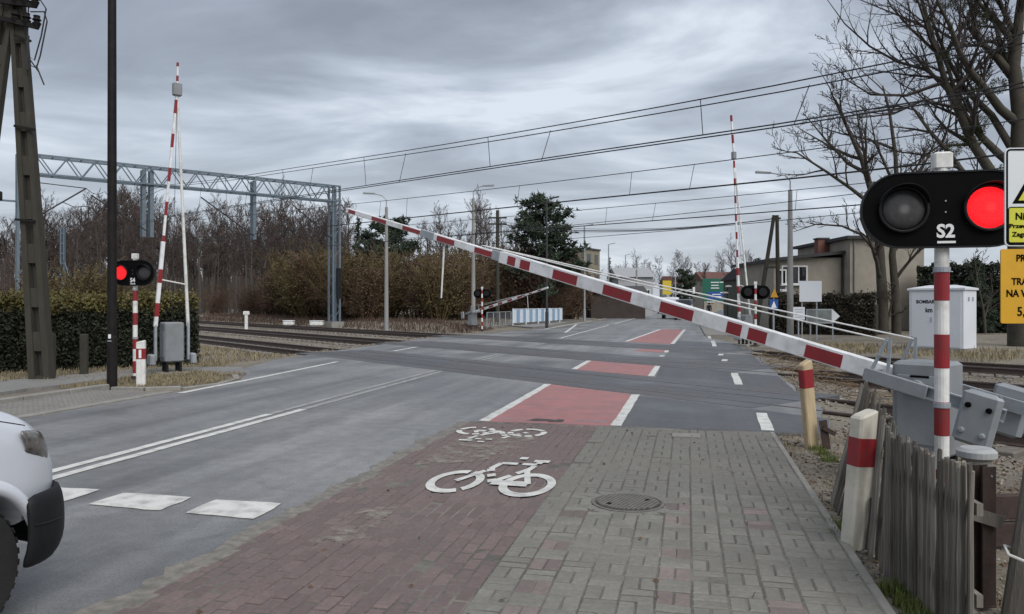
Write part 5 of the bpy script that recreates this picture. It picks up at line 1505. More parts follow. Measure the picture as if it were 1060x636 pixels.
# white stake and track-side blocks
b = G(255, 338); b = A(255, 338, 52); b.z = -0.1
stk = thing('track_marker', 'white T shaped track marker between the rails', 'marker', b)
MB().box((0, 0, 0.5), (0.2, 0.08, 1.3)).build('stake', M_white, stk)
MB().box((0, -0.01, 1.15), (0.42, 0.1, 0.24), ch=0.02).build('head', M_white, stk)
for i, (u, y, w, lab) in enumerate(((299, 58, 0.8, 'small white box lying at the edge of the far track'), (328, 57, 1.0, 'white rounded box lying at the foot of the gantry leg'), (432, 56, 0.0, ''))):
    if not w: continue
    b = A(u, 330, y); b.z = 0.1
    bx_ = thing('cable_box', lab, 'box', b)
    MB().box((0, 0, 0.10), (w, 0.6, 0.34), ch=0.08).build('body', M_white, bx_)
    MB().box((0, 0, 0.29), (w * 1.02, 0.62, 0.07), ch=0.03).build('lid', M_boomwhite, bx_)
for u, y in ((423, 44.5), (262, 45)):
    pass
# ================================================================ VEHICLES
def bake(o):
    """apply an object's modifiers"""
    bpy.context.view_layer.update()
    dg = bpy.context.evaluated_depsgraph_get()
    me = bpy.data.meshes.new_from_object(o.evaluated_get(dg))
    o.modifiers.clear(); o.data = me
    return o
def loft(sts, cap=True):
    """sts: list of (y, [(x, z) half section from bottom to top centre])"""
    mb_ = MB(); n = None
    for y, hs_ in sts:
        ring = [(x, z) for x, z in hs_] + [(-x, z) for x, z in hs_[::-1][1:]]
        n = len(ring)
        mb_.v += [(x, y, z) for x, z in ring]
    for i in range(len(sts) - 1):
        for k in range(n):
            j = (k + 1) % n; mb_.f.append((i * n + k, i * n + j, (i + 1) * n + j, (i + 1) * n + k))
    mb_.f.append(tuple(range(n - 1, -1, -1))); e0 = (len(sts) - 1) * n; mb_.f.append(tuple(e0 + k for k in range(n)))
    return mb_
def sec(hw, zl, zt, tum=0.97, belt=None, roofw=0.85):
    belt = belt if belt else zl + (zt - zl) * 0.6
    return [(hw * 0.90, zl), (hw * 0.985, zl + 0.08), (hw, zl + (belt - zl) * 0.5), (hw * 0.995, belt), (hw * tum, zt - 0.12), (hw * (roofw + .06), zt - 0.045), (hw * roofw, zt - 0.012), (0, zt)]
def wheel(par, x, y, r, w, side):
    t_ = MB().lathe([(r * 0.60, -w / 2), (r * 0.93, -w / 2), (r, -w / 2 + 0.03), (r, w / 2 - 0.03), (r * 0.93, w / 2), (r * 0.60, w / 2)], 36, roty(PI / 2), (x, y, r), cap=False).build('wheel', mat('tyre_rubber', (0.014, 0.014, 0.014), 0.85, 0.2, 20, bump=0.3, bscale=80), par)
    tr_ = MB()
    for k in range(36):
        a = 2 * PI * (k + .5) / 36
        tr_.box((x, y + (r + 0.002) * math.sin(a), r + (r + 0.002) * math.cos(a)), (w * 0.8, 0.03, 0.010), rotx(-a))
    tr_.build('tread', MATS['tyre_rubber'], t_)
    MB().lathe([(0.0, -w * 0.2), (r * 0.61, -w * 0.3), (r * 0.61, w * 0.36), (r * 0.56, w * 0.36), (r * 0.5, w * 0.22), (r * 0.2, w * 0.30), (0.0, w * 0.31)], 28, roty(side * PI / 2), (x, y, r)).build('rim', M_galv, t_)
M_van = mat('van_white_paint', (0.60, 0.63, 0.68), 0.28, 0.02, 2, coat=0.6, dirt=(0.42, 0.42, 0.42), dirt_scale=1.5, dirt_amt=0.25)
vloc = R(-4.34, 2.87)
van = thing('van', 'white van with black bumper coming up the road', 'van', vloc, RZ)
hw = 0.985
sts = [(-3.95, sec(hw * .97, .34, 1.90)), (-3.85, sec(hw, .30, 1.95)), (-2.2, sec(hw, .30, 1.97)), (-1.35, sec(hw, .30, 1.96, .95)), (-1.05, sec(hw, .30, 1.88, .93, None, .80)),
       (-0.55, sec(hw, .30, 1.52, .96)), (-0.22, sec(hw, .30, 1.26, .985)), (0.0, sec(hw, .32, 1.24, .985, .98)), (0.28, sec(hw * .995, .40, 1.18, .975, .95)), (0.50, sec(hw * .975, .44, 1.11, .965, .92)), (0.66, sec(hw * .935, .46, 1.03, .96, .86)),
       (0.77, sec(hw * .88, .48, 0.95, .95, .80)), (0.84, sec(hw * .80, .50, 0.87, .94, .74)), (0.87, sec(hw * .66, .52, 0.80, .93, .68))]
body = loft(sts).build('body', M_van, van, smooth=True)
ss_ = body.modifiers.new('s', 'SUBSURF'); ss_.levels = 2; ss_.render_levels = 2
bake(body)
for y0 in (0.13, -3.0):
    ctr = MB().lathe([(0.41, -1.3), (0.41, 1.3)], 40, roty(PI / 2), (0, y0, 0.33)).build('cut', None, van)
    bm_ = body.modifiers.new('b', 'BOOLEAN'); bm_.operation = 'DIFFERENCE'; bm_.solver = 'EXACT'; bm_.object = ctr
    bake(body); bpy.data.objects.remove(ctr)
if not body.data.materials: body.data.materials.append(M_van)
for y0 in (0.13, -3.0):
    for sx in (-1, 1):
        wheel(van, sx * 0.855, y0, 0.335, 0.21, sx)
        # flared lip round the arch, dark liner inside
        lip = MB(); vv = []; ff = []; nn = 28
        for k in range(nn + 1):
            a = math.radians(14 + 152 * k / nn)
            for rad, xx in ((0.405, hw - 0.03), (0.405, hw + 0.018), (0.44, hw + 0.022), (0.475, hw - 0.012)):
                vv.append((sx * xx, y0 + rad * math.cos(a), 0.33 + rad * math.sin(a)))
        for k in range(nn):
            for r in range(3):
                q = (k * 4 + r, k * 4 + r + 1, k * 4 + 5 + r, k * 4 + 4 + r); ff.append(q if sx < 0 else q[::-1])
        lip.add(vv, ff).build('wheel_arch', M_van, van, smooth=True)
        MB().lathe([(0.405, -0.02), (0.405, 0.02), (0, 0.02)], 28, roty(PI / 2), (sx * 0.62, y0, 0.33)).build('arch_liner', M_blackp, van)
# bumper wrapping the nose
def wrap(pts, z0, z1, th, name, m, par, rake=0.0, inset=0.0, smooth_=False, zf=None):
    pl = pts + [(-x, y) for x, y in pts[::-1] if abs(x) > 1e-6] if inset != -1 else pts
    n = len(pl); mb_ = MB(); rows = 5
    for r in range(rows):
        f = r / (rows - 1)
        bow = math.sin(f * PI) * 0.02
        for i, (x, y) in enumerate(pl):
            k = 1.0 - (0.035 if f == 0 else 0.012 if f == 1 else 0) + bow * 0.3 * (inset != -1)
            za, zb = (z0, z1) if zf is None else zf(i / (n - 1))
            mb_.v.append((x * k, y * k + rake * f, za + (zb - za) * f))
    for r in range(rows - 1):
        for i in range(n - 1): mb_.f.append((r * n + i, r * n + i + 1, (r + 1) * n + i + 1, (r + 1) * n + i))
    o = mb_.build(name, m, par, smooth=True)
    so_ = o.modifiers.new('t', 'SOLIDIFY'); so_.thickness = th; so_.offset = 0
    sb_ = o.modifiers.new('s', 'SUBSURF'); sb_.levels = 1; sb_.render_levels = 1
    bake(o)
    return o
bmp = wrap([(1.012, 0.44), (1.005, 0.56), (0.966, 0.69), (0.88, 0.80), (0.70, 0.885), (0.35, 0.93), (0.0, 0.94)], 0.265, 0.655, 0.05, 'bumper', M_blackp, van)
wrap([(0.965, 0.50), (0.925, 0.655), (0.865, 0.765), (0.73, 0.84)], 0.69, 0.95, 0.016, 'headlight', mat('headlight_lens', (0.11, 0.105, 0.095), 0.18, 0.75, 30, spec=0.5, coat=0.4), van, inset=-1, rake=-0.055, zf=lambda f: (0.86 - 0.22 * f, 1.00 - 0.08 * f))
wrap([(-0.965, 0.50), (-0.925, 0.655), (-0.865, 0.765), (-0.73, 0.84)], 0.69, 0.95, 0.016, 'headlight', MATS['headlight_lens'], van, inset=-1, rake=-0.055, zf=lambda f: (0.86 - 0.22 * f, 1.00 - 0.08 * f))
MB().box((0, 0.86, 0.72), (0.9, 0.03, 0.12), ch=0.01).build('grille', M_blackp, van)
from mathutils.bvhtree import BVHTree
_bv = BVHTree.FromPolygons([v.co for v in body.data.vertices], [tuple(p_.vertices) for p_ in body.data.polygons])
_bb = BVHTree.FromPolygons([v.co for v in bmp.data.vertices], [tuple(p_.vertices) for p_ in bmp.data.polygons])
def seam(path, name, r=0.0035, bv=None):
    for sx in (-1, 1):
        pts = []
        for (y, z) in path:
            h_ = (bv or _bv).ray_cast(Vector((sx * 1.6, y, z)), Vector((-sx, 0, 0)))
            if h_[0] is not None: pts.append(h_[0])
        if len(pts) > 2: MB().tube(pts, r, 5).build(name, M_blackp, van)
seam([(0.56 - 0.06 * k, 1.00 + 0.016 * k) for k in range(14)], 'bonnet_gap')
seam([(-0.30 - 0.0 * k, 0.42 + 0.06 * k) for k in range(14)], 'door_gap')
seam([(0.47 + 0.025 * k, 0.50 - 0.002 * k) for k in range(10)], 'bumper_crease', 0.006, _bb)
MB().box((1.0, 0.30 - 0.42, 0.92), (0.012, 0.07, 0.03), ch=0.004).build('side_repeater', mat('amber_lens', (0.5, 0.2, 0.02), 0.3), van)
MB().add([(-0.80, -0.30, 1.30), (0.80, -0.30, 1.30), (0.70, -1.02, 1.88), (-0.70, -1.02, 1.88), (-0.80, -0.28, 1.32), (0.80, -0.28, 1.32), (0.70, -1.0, 1.90), (-0.70, -1.0, 1.90)], [(3, 2, 1, 0), (4, 5, 6, 7), (0, 1, 5, 4), (1, 2, 6, 5), (2, 3, 7, 6), (3, 0, 4, 7)]).build('windscreen', M_glass, van)
for sx in (-1, 1):
    MB().prism([(-0.62, 1.22), (-1.0, 1.72), (-1.75, 1.74), (-1.75, 1.22)], 0, 0.02, Matrix(((0, 0, 1), (1, 0, 0), (0, 1, 0))), (sx * 0.965 - 0.01, 0, 0)).build('side_window', M_glass, van)
    mr_ = MB().box((sx * 1.12, -0.55, 1.30), (0.16, 0.10, 0.26), ch=0.03).build('mirror', M_blackp, van)
    MB().box((sx * 1.0, -0.60, 1.2), (0.2, 0.05, 0.05)).build('mirror_arm', M_blackp, mr_)
    MB().box((sx * 0.98, -1.55, 1.02), (0.03, 0.18, 0.04)).build('door_handle', M_blackp, van)
    MB().box((sx * 0.80, -3.96, 1.0), (0.16, 0.04, 0.5)).build('tail_light', M_red, van)

def small_car(loc, rz, label, col, group=None, L_=4.2, front=False):
    t = thing('car', label, 'car', loc, rz, group)
    m = mat('car_paint_%02d%02d%02d' % tuple(int(c * 99) for c in col), col, 0.3, 0.02, coat=0.5)
    hw_ = 0.87
    s_ = [(-L_ / 2, sec(hw_ * .85, .35, .85)), (-L_ / 2 + .12, sec(hw_ * .96, .25, 1.0)), (-L_ * .36, sec(hw_, .22, 1.42, .86, .9)), (-L_ * .15, sec(hw_, .20, 1.47, .84, .9)), (L_ * .06, sec(hw_, .20, 1.42, .85, .9)), (L_ * .24, sec(hw_, .20, .98, .93)), (L_ * .40, sec(hw_ * .96, .24, .86)), (L_ / 2, sec(hw_ * .8, .35, .70))]
    o = loft(s_).build('body', m, t, smooth=True)
    md = o.modifiers.new('s', 'SUBSURF'); md.levels = 1; md.render_levels = 1; bake(o)
    for y in (-L_ * .31, L_ * .31):
        for sx in (-1, 1): wheel(t, sx * (hw_ - .09), y, 0.31, 0.19, sx)
    for sx in (-1, 1):
        MB().prism([(-L_ * .36, .95), (-L_ * .32, 1.33), (L_ * .02, 1.33), (L_ * .17, .98)], 0, 0.02, Matrix(((0, 0, 1), (1, 0, 0), (0, 1, 0))), (sx * (hw_ * .935) - .01, 0, 0)).build('side_window', M_glass, t)
        MB().box((sx * .62, -L_ / 2 + .06, .80), (.25, .12, .16), ch=.02).build('tail_light', M_red, t)
        MB().box((sx * .58, L_ / 2 - .08, .62), (.3, .12, .14), ch=.02).build('headlight', M_letter, t)
    MB().add([(-.62, L_ * .235, 1.0), (.62, L_ * .235, 1.0), (.55, L_ * .075, 1.40), (-.55, L_ * .075, 1.40)], [(0, 1, 2, 3)]).build('windscreen', M_glass, t)
    MB().add([(-.58, -L_ * .465, 1.02), (.58, -L_ * .465, 1.02), (.52, -L_ * .375, 1.38), (-.52, -L_ * .375, 1.38)], [(3, 2, 1, 0)]).build('rear_window', M_glass, t)
    return t
for (lat, t_, col, rz_, lab) in ((-0.6, 106, (0.06, 0.014, 0.016), 0, 'dark red car on the far street behind the boom'), (-0.9, 121, (0.02, 0.022, 0.026), 0, 'black car queueing on the far street beside the advertising panel'), (-4.2, 136, (0.55, 0.56, 0.58), PI, 'white car on the far street beyond the black car'), (-3.9, 172, (0.5, 0.5, 0.52), PI, 'silver car at the far end of the street'), (-8.3, 112, (0.10, 0.12, 0.16), PI, 'blue grey car parked by the pale far shed')):
    q = R(lat, t_, 0.0)
    small_car(q, RZ + rz_, lab, col)
sc_ = small_car(R(-0.35, 84), RZ, 'tall dark car queueing on the far street behind the boom', (0.03, 0.03, 0.034)); sc_.scale = (1.15, 1.1, 1.5)
dup(van, R(-1.9, 92), RZ, 'far off white delivery van on the street beyond the crossing').scale = (1.0, 1.1, 1.25)
# ---------------------------------------------------------------- a person walking on the far pavement
def person(loc, rz, label):
    me = bpy.data.meshes.new('person')
    J = {'pel': (0, 0, .95), 'sp': (0, 0, 1.15), 'ch': (0, .01, 1.35), 'nk': (0, .02, 1.50), 'hd': (0, .04, 1.60), 'ht': (0, .05, 1.74),
         'hl': (-.09, 0, .90), 'kl': (-.10, .16, .50), 'al': (-.10, .08, .09), 'fl': (-.10, .24, .05), 'hr': (.09, 0, .90), 'kr': (.10, -.02, .49), 'ar': (.10, -.24, .12), 'fr': (.10, -.10, .05),
         'sl': (-.19, .01, 1.42), 'el': (-.24, -.06, 1.15), 'wl': (-.24, .04, .92), 'sr_': (.19, .01, 1.42), 'er': (.24, -.02, 1.14), 'wr': (.24, .12, .93), 'gl': (-.24, .07, .84), 'gr': (.24, .16, .85)}
    E_ = [('pel', 'sp'), ('sp', 'ch'), ('ch', 'nk'), ('nk', 'hd'), ('hd', 'ht'), ('pel', 'hl'), ('hl', 'kl'), ('kl', 'al'), ('al', 'fl'), ('pel', 'hr'), ('hr', 'kr'), ('kr', 'ar'), ('ar', 'fr'), ('ch', 'sl'), ('sl', 'el'), ('el', 'wl'), ('wl', 'gl'), ('ch', 'sr_'), ('sr_', 'er'), ('er', 'wr'), ('wr', 'gr')]
    rad = {'pel': .16, 'sp': .15, 'ch': .17, 'nk': .065, 'hd': .10, 'ht': .075, 'hl': .10, 'hr': .10, 'kl': .07, 'kr': .07, 'al': .05, 'ar': .05, 'fl': .045, 'fr': .045, 'sl': .075, 'sr_': .075, 'el': .055, 'er': .055, 'wl': .045, 'wr': .045, 'gl': .03, 'gr': .03}
    ks = list(J); me.from_pydata([J[k] for k in ks], [(ks.index(a), ks.index(b)) for a, b in E_], [])
    t = thing('person', label, 'person', loc, rz)
    o = link('body', me, t)
    sk = o.modifiers.new('k', 'SKIN')
    for i, k in enumerate(ks): me.skin_vertices[0].data[i].radius = (rad[k], rad[k] * 0.85)
    me.skin_vertices[0].data[0].use_root = True
    su = o.modifiers.new('s', 'SUBSURF'); su.levels = 2; su.render_levels = 2
    bake(o)
    o.data.materials.append(mat('dark_coat', (0.02, 0.02, 0.024), 0.9)); o.data.materials.append(mat('skin', (0.35, 0.20, 0.15), 0.6))
    for p_ in o.data.polygons:
        z = p_.center.z; p_.material_index = 1 if (z > 1.49 or (z < .92 and abs(p_.center.x) > .19 and z > .7)) else 0
        p_.use_smooth = True
    hr_ = MB().lathe([(.098, 1.60), (.108, 1.66), (.09, 1.73), (.04, 1.765), (0, 1.77)], 14, None, (0, .03, 0)).build('hair', mat('dark_hair', (0.02, 0.015, 0.012), 0.8), t, smooth=True)
    return t
q = A(734, 320, 82); q.z = 0.06
person(q, RZ, 'person in dark clothes walking away along the far pavement')

# ================================================================ VEGETATION
def perp(d, rr):
    a = Vector((rr.gauss(0, 1), rr.gauss(0, 1), rr.gauss(0, 1)))
    a -= d * a.dot(d)
    return a.normalized()
def grow(tm, cm, p, d, L_, r, lev, P, rr, path=None):
    n = P['seg'][min(lev, len(P['seg']) - 1)]
    pts = [p]; rad = [r]; dirs = [d]
    if path:
        pts = path; n = len(path) - 1; rad = [r * (1 - P['taper'] * i / n) for i in range(n + 1)]
        dirs = [((pts[min(i + 1, n)] - pts[max(i - 1, 0)]).normalized()) for i in range(n + 1)]
        L_ = sum((pts[i + 1] - pts[i]).length for i in range(n))
    else:
        for i in range(n):
            d = (d + perp(d, rr) * P['wob'] * (1.0 if lev else 0.35) + Vector((0, 0, P['trop'] if lev else 0.05))).normalized()
            p = p + d * (L_ / n); pts.append(p); dirs.append(d); rad.append(max(P['rmin'], r * (1 - P['taper'] * (i + 1) / n)))
    sides = (8, 6, 4, 3, 3, 3)[min(lev, 5)]
    if P.get('cheap'): sides = (6, 4, 3, 3, 3)[min(lev, 4)]
    (tm if lev <= P['tlev'] else cm).tube(pts, rad, sides, cap=False)
    if lev >= P['max']: return
    nc = P['nch'][lev]
    for c in range(nc):
        f = P['start'][lev] + (1 - P['start'][lev]) * (c + rr.uniform(0.1, 0.9)) / nc
        x = f * n; i = min(int(x), n - 1); q = pts[i].lerp(pts[i + 1], x - i)
        dd = dirs[i + 1]
        ang = math.radians(rr.uniform(*P['ang'][lev]))
        nd = (dd * math.cos(ang) + perp(dd, rr) * math.sin(ang)).normalized()
        if P.get('flat') and nd.z < -0.2: nd.z *= 0.3; nd.normalize()
        rl2 = rad[i] + (rad[i + 1] - rad[i]) * (x - i)
        grow(tm, cm, q, nd, L_ * P['len'][lev] * rr.uniform(0.65, 1.2) * (1 - 0.45 * f), max(P['rmin'], min(rl2 * 0.75, r * P['rat'][lev])), lev + 1, P, rr)
def tree_obj(name, label, cat, tm, cm, loc, m_t, m_c, group=None, rz=0):
    t = thing(name, label, cat, loc, rz, group)
    tm.build('trunk', m_t, t, smooth=True); cm.build('crown', m_c, t)
    return t
# ---- forest on the far left
PF = dict(seg=[9, 4, 3, 2], wob=0.14, trop=0.13, taper=0.85, rmin=0.014, tlev=0, max=3, nch=[22, 6, 4], start=[0.46, 0.15, 0.15], ang=[(30, 60), (25, 55), (20, 50)], len=[0.23, 0.55, 0.6], rat=[0.36, 0.6, 0.7], cheap=True)
FT = []
for i in range(7):
    rr = random.Random(100 + i); tm, cm = MB(), MB()
    h = rr.uniform(10.5, 13.5)
    grow(tm, cm, Vector((0, 0, -0.2)), Vector((rr.uniform(-.04, .04), 0, 1)).normalized(), h, rr.uniform(0.13, 0.2), 0, PF, rr)
    FT.append((tm.mesh('trunk', M_fbark, True), cm.mesh('crown', M_ftwig)))
LABF = 'bare grey trunked tree in the leafless wood beyond the tracks'
rr = random.Random(55)
def place_tree(var, loc, rz, sc, label, group, name='forest_tree', cat='tree'):
    t = thing(name, label, cat, loc, rz, group); t.scale = (sc, sc, sc)
    link('trunk', FT[var][0], t); link('crown', FT[var][1], t)
    return t
for i in range(270):
    u = -15 + 375 * ((i * 0.6180339) % 1.0) + rr.uniform(-2, 2); y = rr.uniform(64, 125)
    qf = ct * (u - CU) / F + st                     # track coordinate gained per metre of depth
    y = max(y, (29.5 + rr.uniform(0, 22)) / max(qf, 0.08))
    b = A(u, 315, y); b.z = gz(b.x, b.y)
    top = 232 + 22 * mnoise.noise(Vector((u * 0.013, 3.3, 0))) + rr.uniform(-14, 22) - (10 if u < 60 else 0) + (14 if 180 < u < 230 else 0)
    hh_ = (315 - top) / F * b.y + H
    place_tree(i % 7, b, rr.uniform(0, 6.3), max(0.55, min(2.3, hh_ / 11.8)), LABF, 'trees of the leafless wood')
# bare trees behind the far lamp posts and along the street
for i, (u, v, y) in enumerate(((465, 228, 80), (488, 222, 85), (505, 220, 78), (530, 226, 84), (548, 232, 90), (446, 238, 88), (456, 232, 92), (474, 226, 95), (497, 228, 92), (516, 224, 96), (540, 236, 98), (435, 248, 95), (412, 258, 100), (452, 246, 84), (480, 238, 90), (523, 240, 88), (380, 250, 95), (360, 262, 90), (425, 262, 92))):
    b = A(u, 315, y); b.z = 0
    place_tree((i * 3) % 7, b, i, (A(u, v, y).z) / 11.8, 'bare twiggy tree beyond the tracks, between the concrete street lamps', 'bare trees between the street lamps', 'bare_tree')
for i, (u, v, y) in enumerate(((668, 274, 130), (684, 272, 150), (703, 270, 140), (716, 268, 150), (728, 272, 145), (742, 276, 160), (760, 262, 90), (775, 266, 100), (655, 278, 150), (640, 282, 170), (790, 270, 85), (755, 285, 180), (648, 280, 160), (662, 272, 170), (676, 276, 175), (692, 270, 185), (709, 274, 190), (722, 270, 200), (735, 275, 190), (748, 270, 170), (765, 272, 150), (780, 268, 140), (697, 278, 160), (730, 280, 175))):
    b = A(u, 315, y); b.z = 0
    place_tree((i * 5 + 1) % 7, b, i * 1.7, (A(u, v, y).z) / 11.8, 'bare tree along the far street', 'bare trees along the far street', 'street_tree')
# ---- brown and olive bushes
def shrub_mesh(seed, leaves, m):
    rr = random.Random(seed); mb_ = MB()
    P = dict(seg=[4, 3, 2], wob=0.34, trop=0.09, taper=0.8, rmin=0.010, tlev=0, max=2, nch=[7, 5], start=[0.15, 0.1], ang=[(20, 50), (20, 60)], len=[0.5, 0.6], rat=[0.6, 0.7], cheap=True)
    for i in range(20):
        a = rr.uniform(0, 6.3); d = Vector((math.cos(a) * .45 * rr.random() ** .5, math.sin(a) * .45 * rr.random() ** .5, 1)).normalized()
        grow(mb_, mb_, Vector((math.cos(a) * rr.uniform(0, .5), math.sin(a) * rr.uniform(0, .5), -0.1)), d, rr.uniform(2.4, 4.0), 0.03, 0, P, rr)
    for i in range(leaves):
        a = rr.uniform(0, 6.3); q = rr.random() ** .5 * 1.5; z = rr.uniform(.3, 3.7)
        q *= 0.5 + 0.6 * math.sin(min(1, z / 3.8) * PI * 0.8)
        c = Vector((math.cos(a) * q, math.sin(a) * q, z)); x = perp(Vector((0, 0, 1)), rr) * 0.05; y = perp(x.normalized(), rr) * 0.09
        mb_.add([c - x, c + x, c + y], [(0, 1, 2)])
    return mb_.mesh('branches', m)
SH = [shrub_mesh(1, 1500, M_brush), shrub_mesh(2, 1500, M_brush), shrub_mesh(3, 2000, M_brush2), shrub_mesh(4, 2000, M_brush2)]
rr = random.Random(77)
def place_shrub(k, b, h, label, group):
    t = thing('shrub', label, 'shrub', b, rr.uniform(0, 6.3), group); s_ = h / 3.7; t.scale = (s_ * 1.25, s_ * 1.25, s_)
    link('branches', SH[k], t)
for i in range(105):
    u = rr.uniform(120, 600); y = rr.uniform(60, 74) if u < 480 else rr.uniform(72, 84)
    b = A(u, 315, y); b.z = gz(b.x, b.y)
    if w2t(b)[0] < 29.0:
        y = 31.0 / max(0.08, ct * (u - CU) / F + st); b = A(u, 315, y); b.z = gz(b.x, b.y)
    vtop = (270 + rr.uniform(-8, 26)) if 290 < u < 420 else 306 + rr.uniform(-10, 8) if u < 290 else 272 + rr.uniform(-14, 24)
    ol = (290 < u < 480 and rr.random() < 0.65)
    place_shrub((2 if rr.random() < .5 else 3) if ol else (0 if rr.random() < .5 else 1), b, A(u, vtop, y).z - b.z, 'olive brown bush beyond the tracks' if ol else 'reddish brown leafless bush beyond the tracks', 'olive brown bushes' if ol else 'reddish brown bushes')
for i in range(16):
    u = rr.uniform(575, 660); y = rr.uniform(92, 130); b = A(u, 315, y); b.z = 0
    if w2r(b)[0] > -11: continue
    place_shrub(i % 2, b, A(u, 296 + rr.uniform(-6, 8), y).z, 'brown bush beside the far left pavement', 'bushes beside the far left pavement')
# ---- conifers
def conifer(label, u, vtop, y, wpx, seed, kind, loc=None):
    rr = random.Random(seed); b = loc or A(u, 315, y); b.z = 0
    h = A(u, vtop, y).z; W_ = wpx * y / F / 2
    t = thing('pine_tree' if kind == 'pine' else 'spruce_tree', label, 'tree', b)
    tm, cm = MB(), MB()
    tm.tube([(0, 0, -0.2), (0.1, 0, h * 0.5), (0, 0.05, h * 0.97)], [h * 0.022, h * 0.016, 0.03], 8)
    nb = 46 if kind == 'pine' else 60
    for i in range(nb):
        f = (i + rr.random()) / nb
        z = h * ((0.22 if kind == 'pine' else 0.06) + f * (0.76 if kind == 'pine' else 0.92))
        if kind == 'pine': L_ = W_ * (0.55 + 0.5 * math.sin(min(1, f * 1.05 + 0.12) * PI)) * rr.uniform(0.6, 1.12)
        else: L_ = W_ * (1.02 - f) * rr.uniform(0.7, 1.1)
        a = rr.uniform(0, 6.3); up = rr.uniform(0.05, 0.35) if kind == 'pine' else rr.uniform(-.25, 0.05)
        tip = Vector((math.cos(a) * L_, math.sin(a) * L_, z + up * L_)); base = Vector((0, 0, z))
        tm.tube([base, base.lerp(tip, .5) + Vector((0, 0, -.05 * L_)), tip], [h * 0.006, h * 0.004, 0.012], 4, cap=False)
        nt_ = int(44 * L_ / max(W_, .1)) + 8
        for k in range(nt_):
            c = base.lerp(tip, rr.uniform(0.25, 1.05)) + Vector((rr.gauss(0, .09), rr.gauss(0, .09), rr.gauss(0.02, .06))) * W_ * 0.9
            for j in range(8):
                d = Vector((rr.gauss(0, 1), rr.gauss(0, 1), rr.gauss(0.5, .8))).normalized() * (W_ * rr.uniform(0.07, 0.16))
                s_ = perp(d.normalized(), rr) * W_ * 0.022
                cm.add([c - s_, c + s_, c + d], [(0, 1, 2)])
    tm.build('trunk', M_bark, t); cm.build('crown', M_needle, t)
    return t
conifer('broad dark pine beside the black steel street lamp', 562, 207, 72, 88, 1, 'pine')
conifer('slim dark spruce peering over the barrier boom tip', 371, 224, 88, 30, 2, 'spruce')
conifer('dark pine behind the concrete street lamp beyond the track', 405, 230, 80, 72, 3, 'pine')
conifer('dark pine crown right beside the slim dark spruce', 386, 240, 84, 46, 13, 'pine')
conifer('small dark spruce rising behind the far left sheds', 631, 266, 105, 16, 4, 'spruce')
conifer('dark evergreen beside the traffic light mast in the far street', 708, 279, 112, 30, 5, 'pine')
conifer('dark evergreen at the left end of the beige house', 785, 268, 62, 22, 6, 'pine')
for i, (u, v, y, w) in enumerate(((972, 278, 44, 50), (1010, 268, 45, 54), (1048, 262, 46, 56), (1085, 258, 46, 60))):
    conifer('dark bushy evergreen behind the white equipment cabinet', u, v, y, w, 20 + i, 'spruce')['group'] = 'evergreens behind the cabinet'
# ---- hedges
def hedge(label, a, b, depth, h, n, lsz, seed, m, m2, core=True, name='hedge', top_frac=0.78):
    rr = random.Random(seed); a, b = Vector(a), Vector(b); d = b - a; L_ = d.length; dn = d.normalized(); nn = Vector((-dn.y, dn.x, 0))
    t = thing(name, label, 'hedge', a)
    cm, cm2 = MB(), MB()
    if core:
        k = MB(); c = (b - a) / 2 + nn * depth / 2
        k.bar(nn * depth / 2 + Vector((0, 0, h * .40)), d + nn * depth / 2 + Vector((0, 0, h * .40)), depth * 0.72, h * 0.8)
        k.build('inner_twigs', M_hedgec, t)
    for i in range(n):
        f = rr.random(); s_ = f * L_
        hb = h * (1 + 0.09 * mnoise.noise(Vector((s_ * 0.9, seed, 0))) + 0.07 * mnoise.noise(Vector((s_ * 3, seed, 0))))
        face = rr.random()
        if face < 0.62: z = rr.random() * hb; y = rr.gauss(0.02, 0.07) + 0.20 * mnoise.noise(Vector((s_ * 1.8, z * 1.8, 3)))
        elif face < 0.9: y = rr.random() * depth; z = hb + rr.gauss(-0.03, 0.08) + (rr.random() * 0.25 if rr.random() < 0.06 else 0)
        else: y = rr.random() * depth; z = rr.random() * hb
        c = dn * s_ + nn * y + Vector((0, 0, z))
        x = Vector((rr.gauss(0, 1), rr.gauss(0, 1), rr.gauss(0, 1))).normalized(); y2 = perp(x, rr)
        q = lsz * rr.uniform(.6, 1.3)
        tgt = cm2 if (z / hb > top_frac + 0.12 * mnoise.noise(Vector((s_ * 1.3, 7, 0))) + rr.gauss(0, .05)) else cm
        tgt.add([c - x * q, c + y2 * q * .5, c + x * q, c - y2 * q * .5], [(0, 1, 2, 3)])
    cm.build('foliage', m, t); cm2.build('top_shoots', m2, t)
    for k in range(int(L_ / 0.6)):
        s_ = (k + .5) * .6; MB().tube([dn * s_ + nn * .25, dn * (s_ + .1) + nn * .3 + Vector((0, 0, h * .6))], [0.03, 0.015], 5).build('stem', M_bark, t)
    return t
ha, hb2 = A(-40, 0, 18.3), A(206, 0, 21.6); ha.z = hb2.z = -0.05
hedge('clipped dark green hedge with yellowish top behind the utility pole', ha, hb2, 1.3, 1.84, 36000, 0.05, 3, M_hedge, M_hedget, top_frac=0.84)
for k_, (u_, v_, y_) in enumerate(((62, 286, 24), (95, 282, 25), (128, 290, 25))):
    b_ = A(u_, 315, y_); b_.z = 0
    place_shrub(3 if k_ % 2 else 2, b_, A(u_, v_, y_).z, 'olive bush rising just behind the clipped hedge', 'olive bushes behind the hedge')
ha, hb2 = A(796, 0, 44), A(906, 0, 41); ha.z = hb2.z = -0.05
M_bhedge = mat('brown_hedge', (0.040, 0.033, 0.020), 0.9, 0.35, 2)
hedge('dark brown hedge in front of the beige house', ha, hb2, 1.4, 2.1, 15000, 0.08, 5, M_bhedge, M_bhedge)
ha, hb2 = A(950, 0, 47), A(1085, 0, 44); ha.z = hb2.z = -0.05
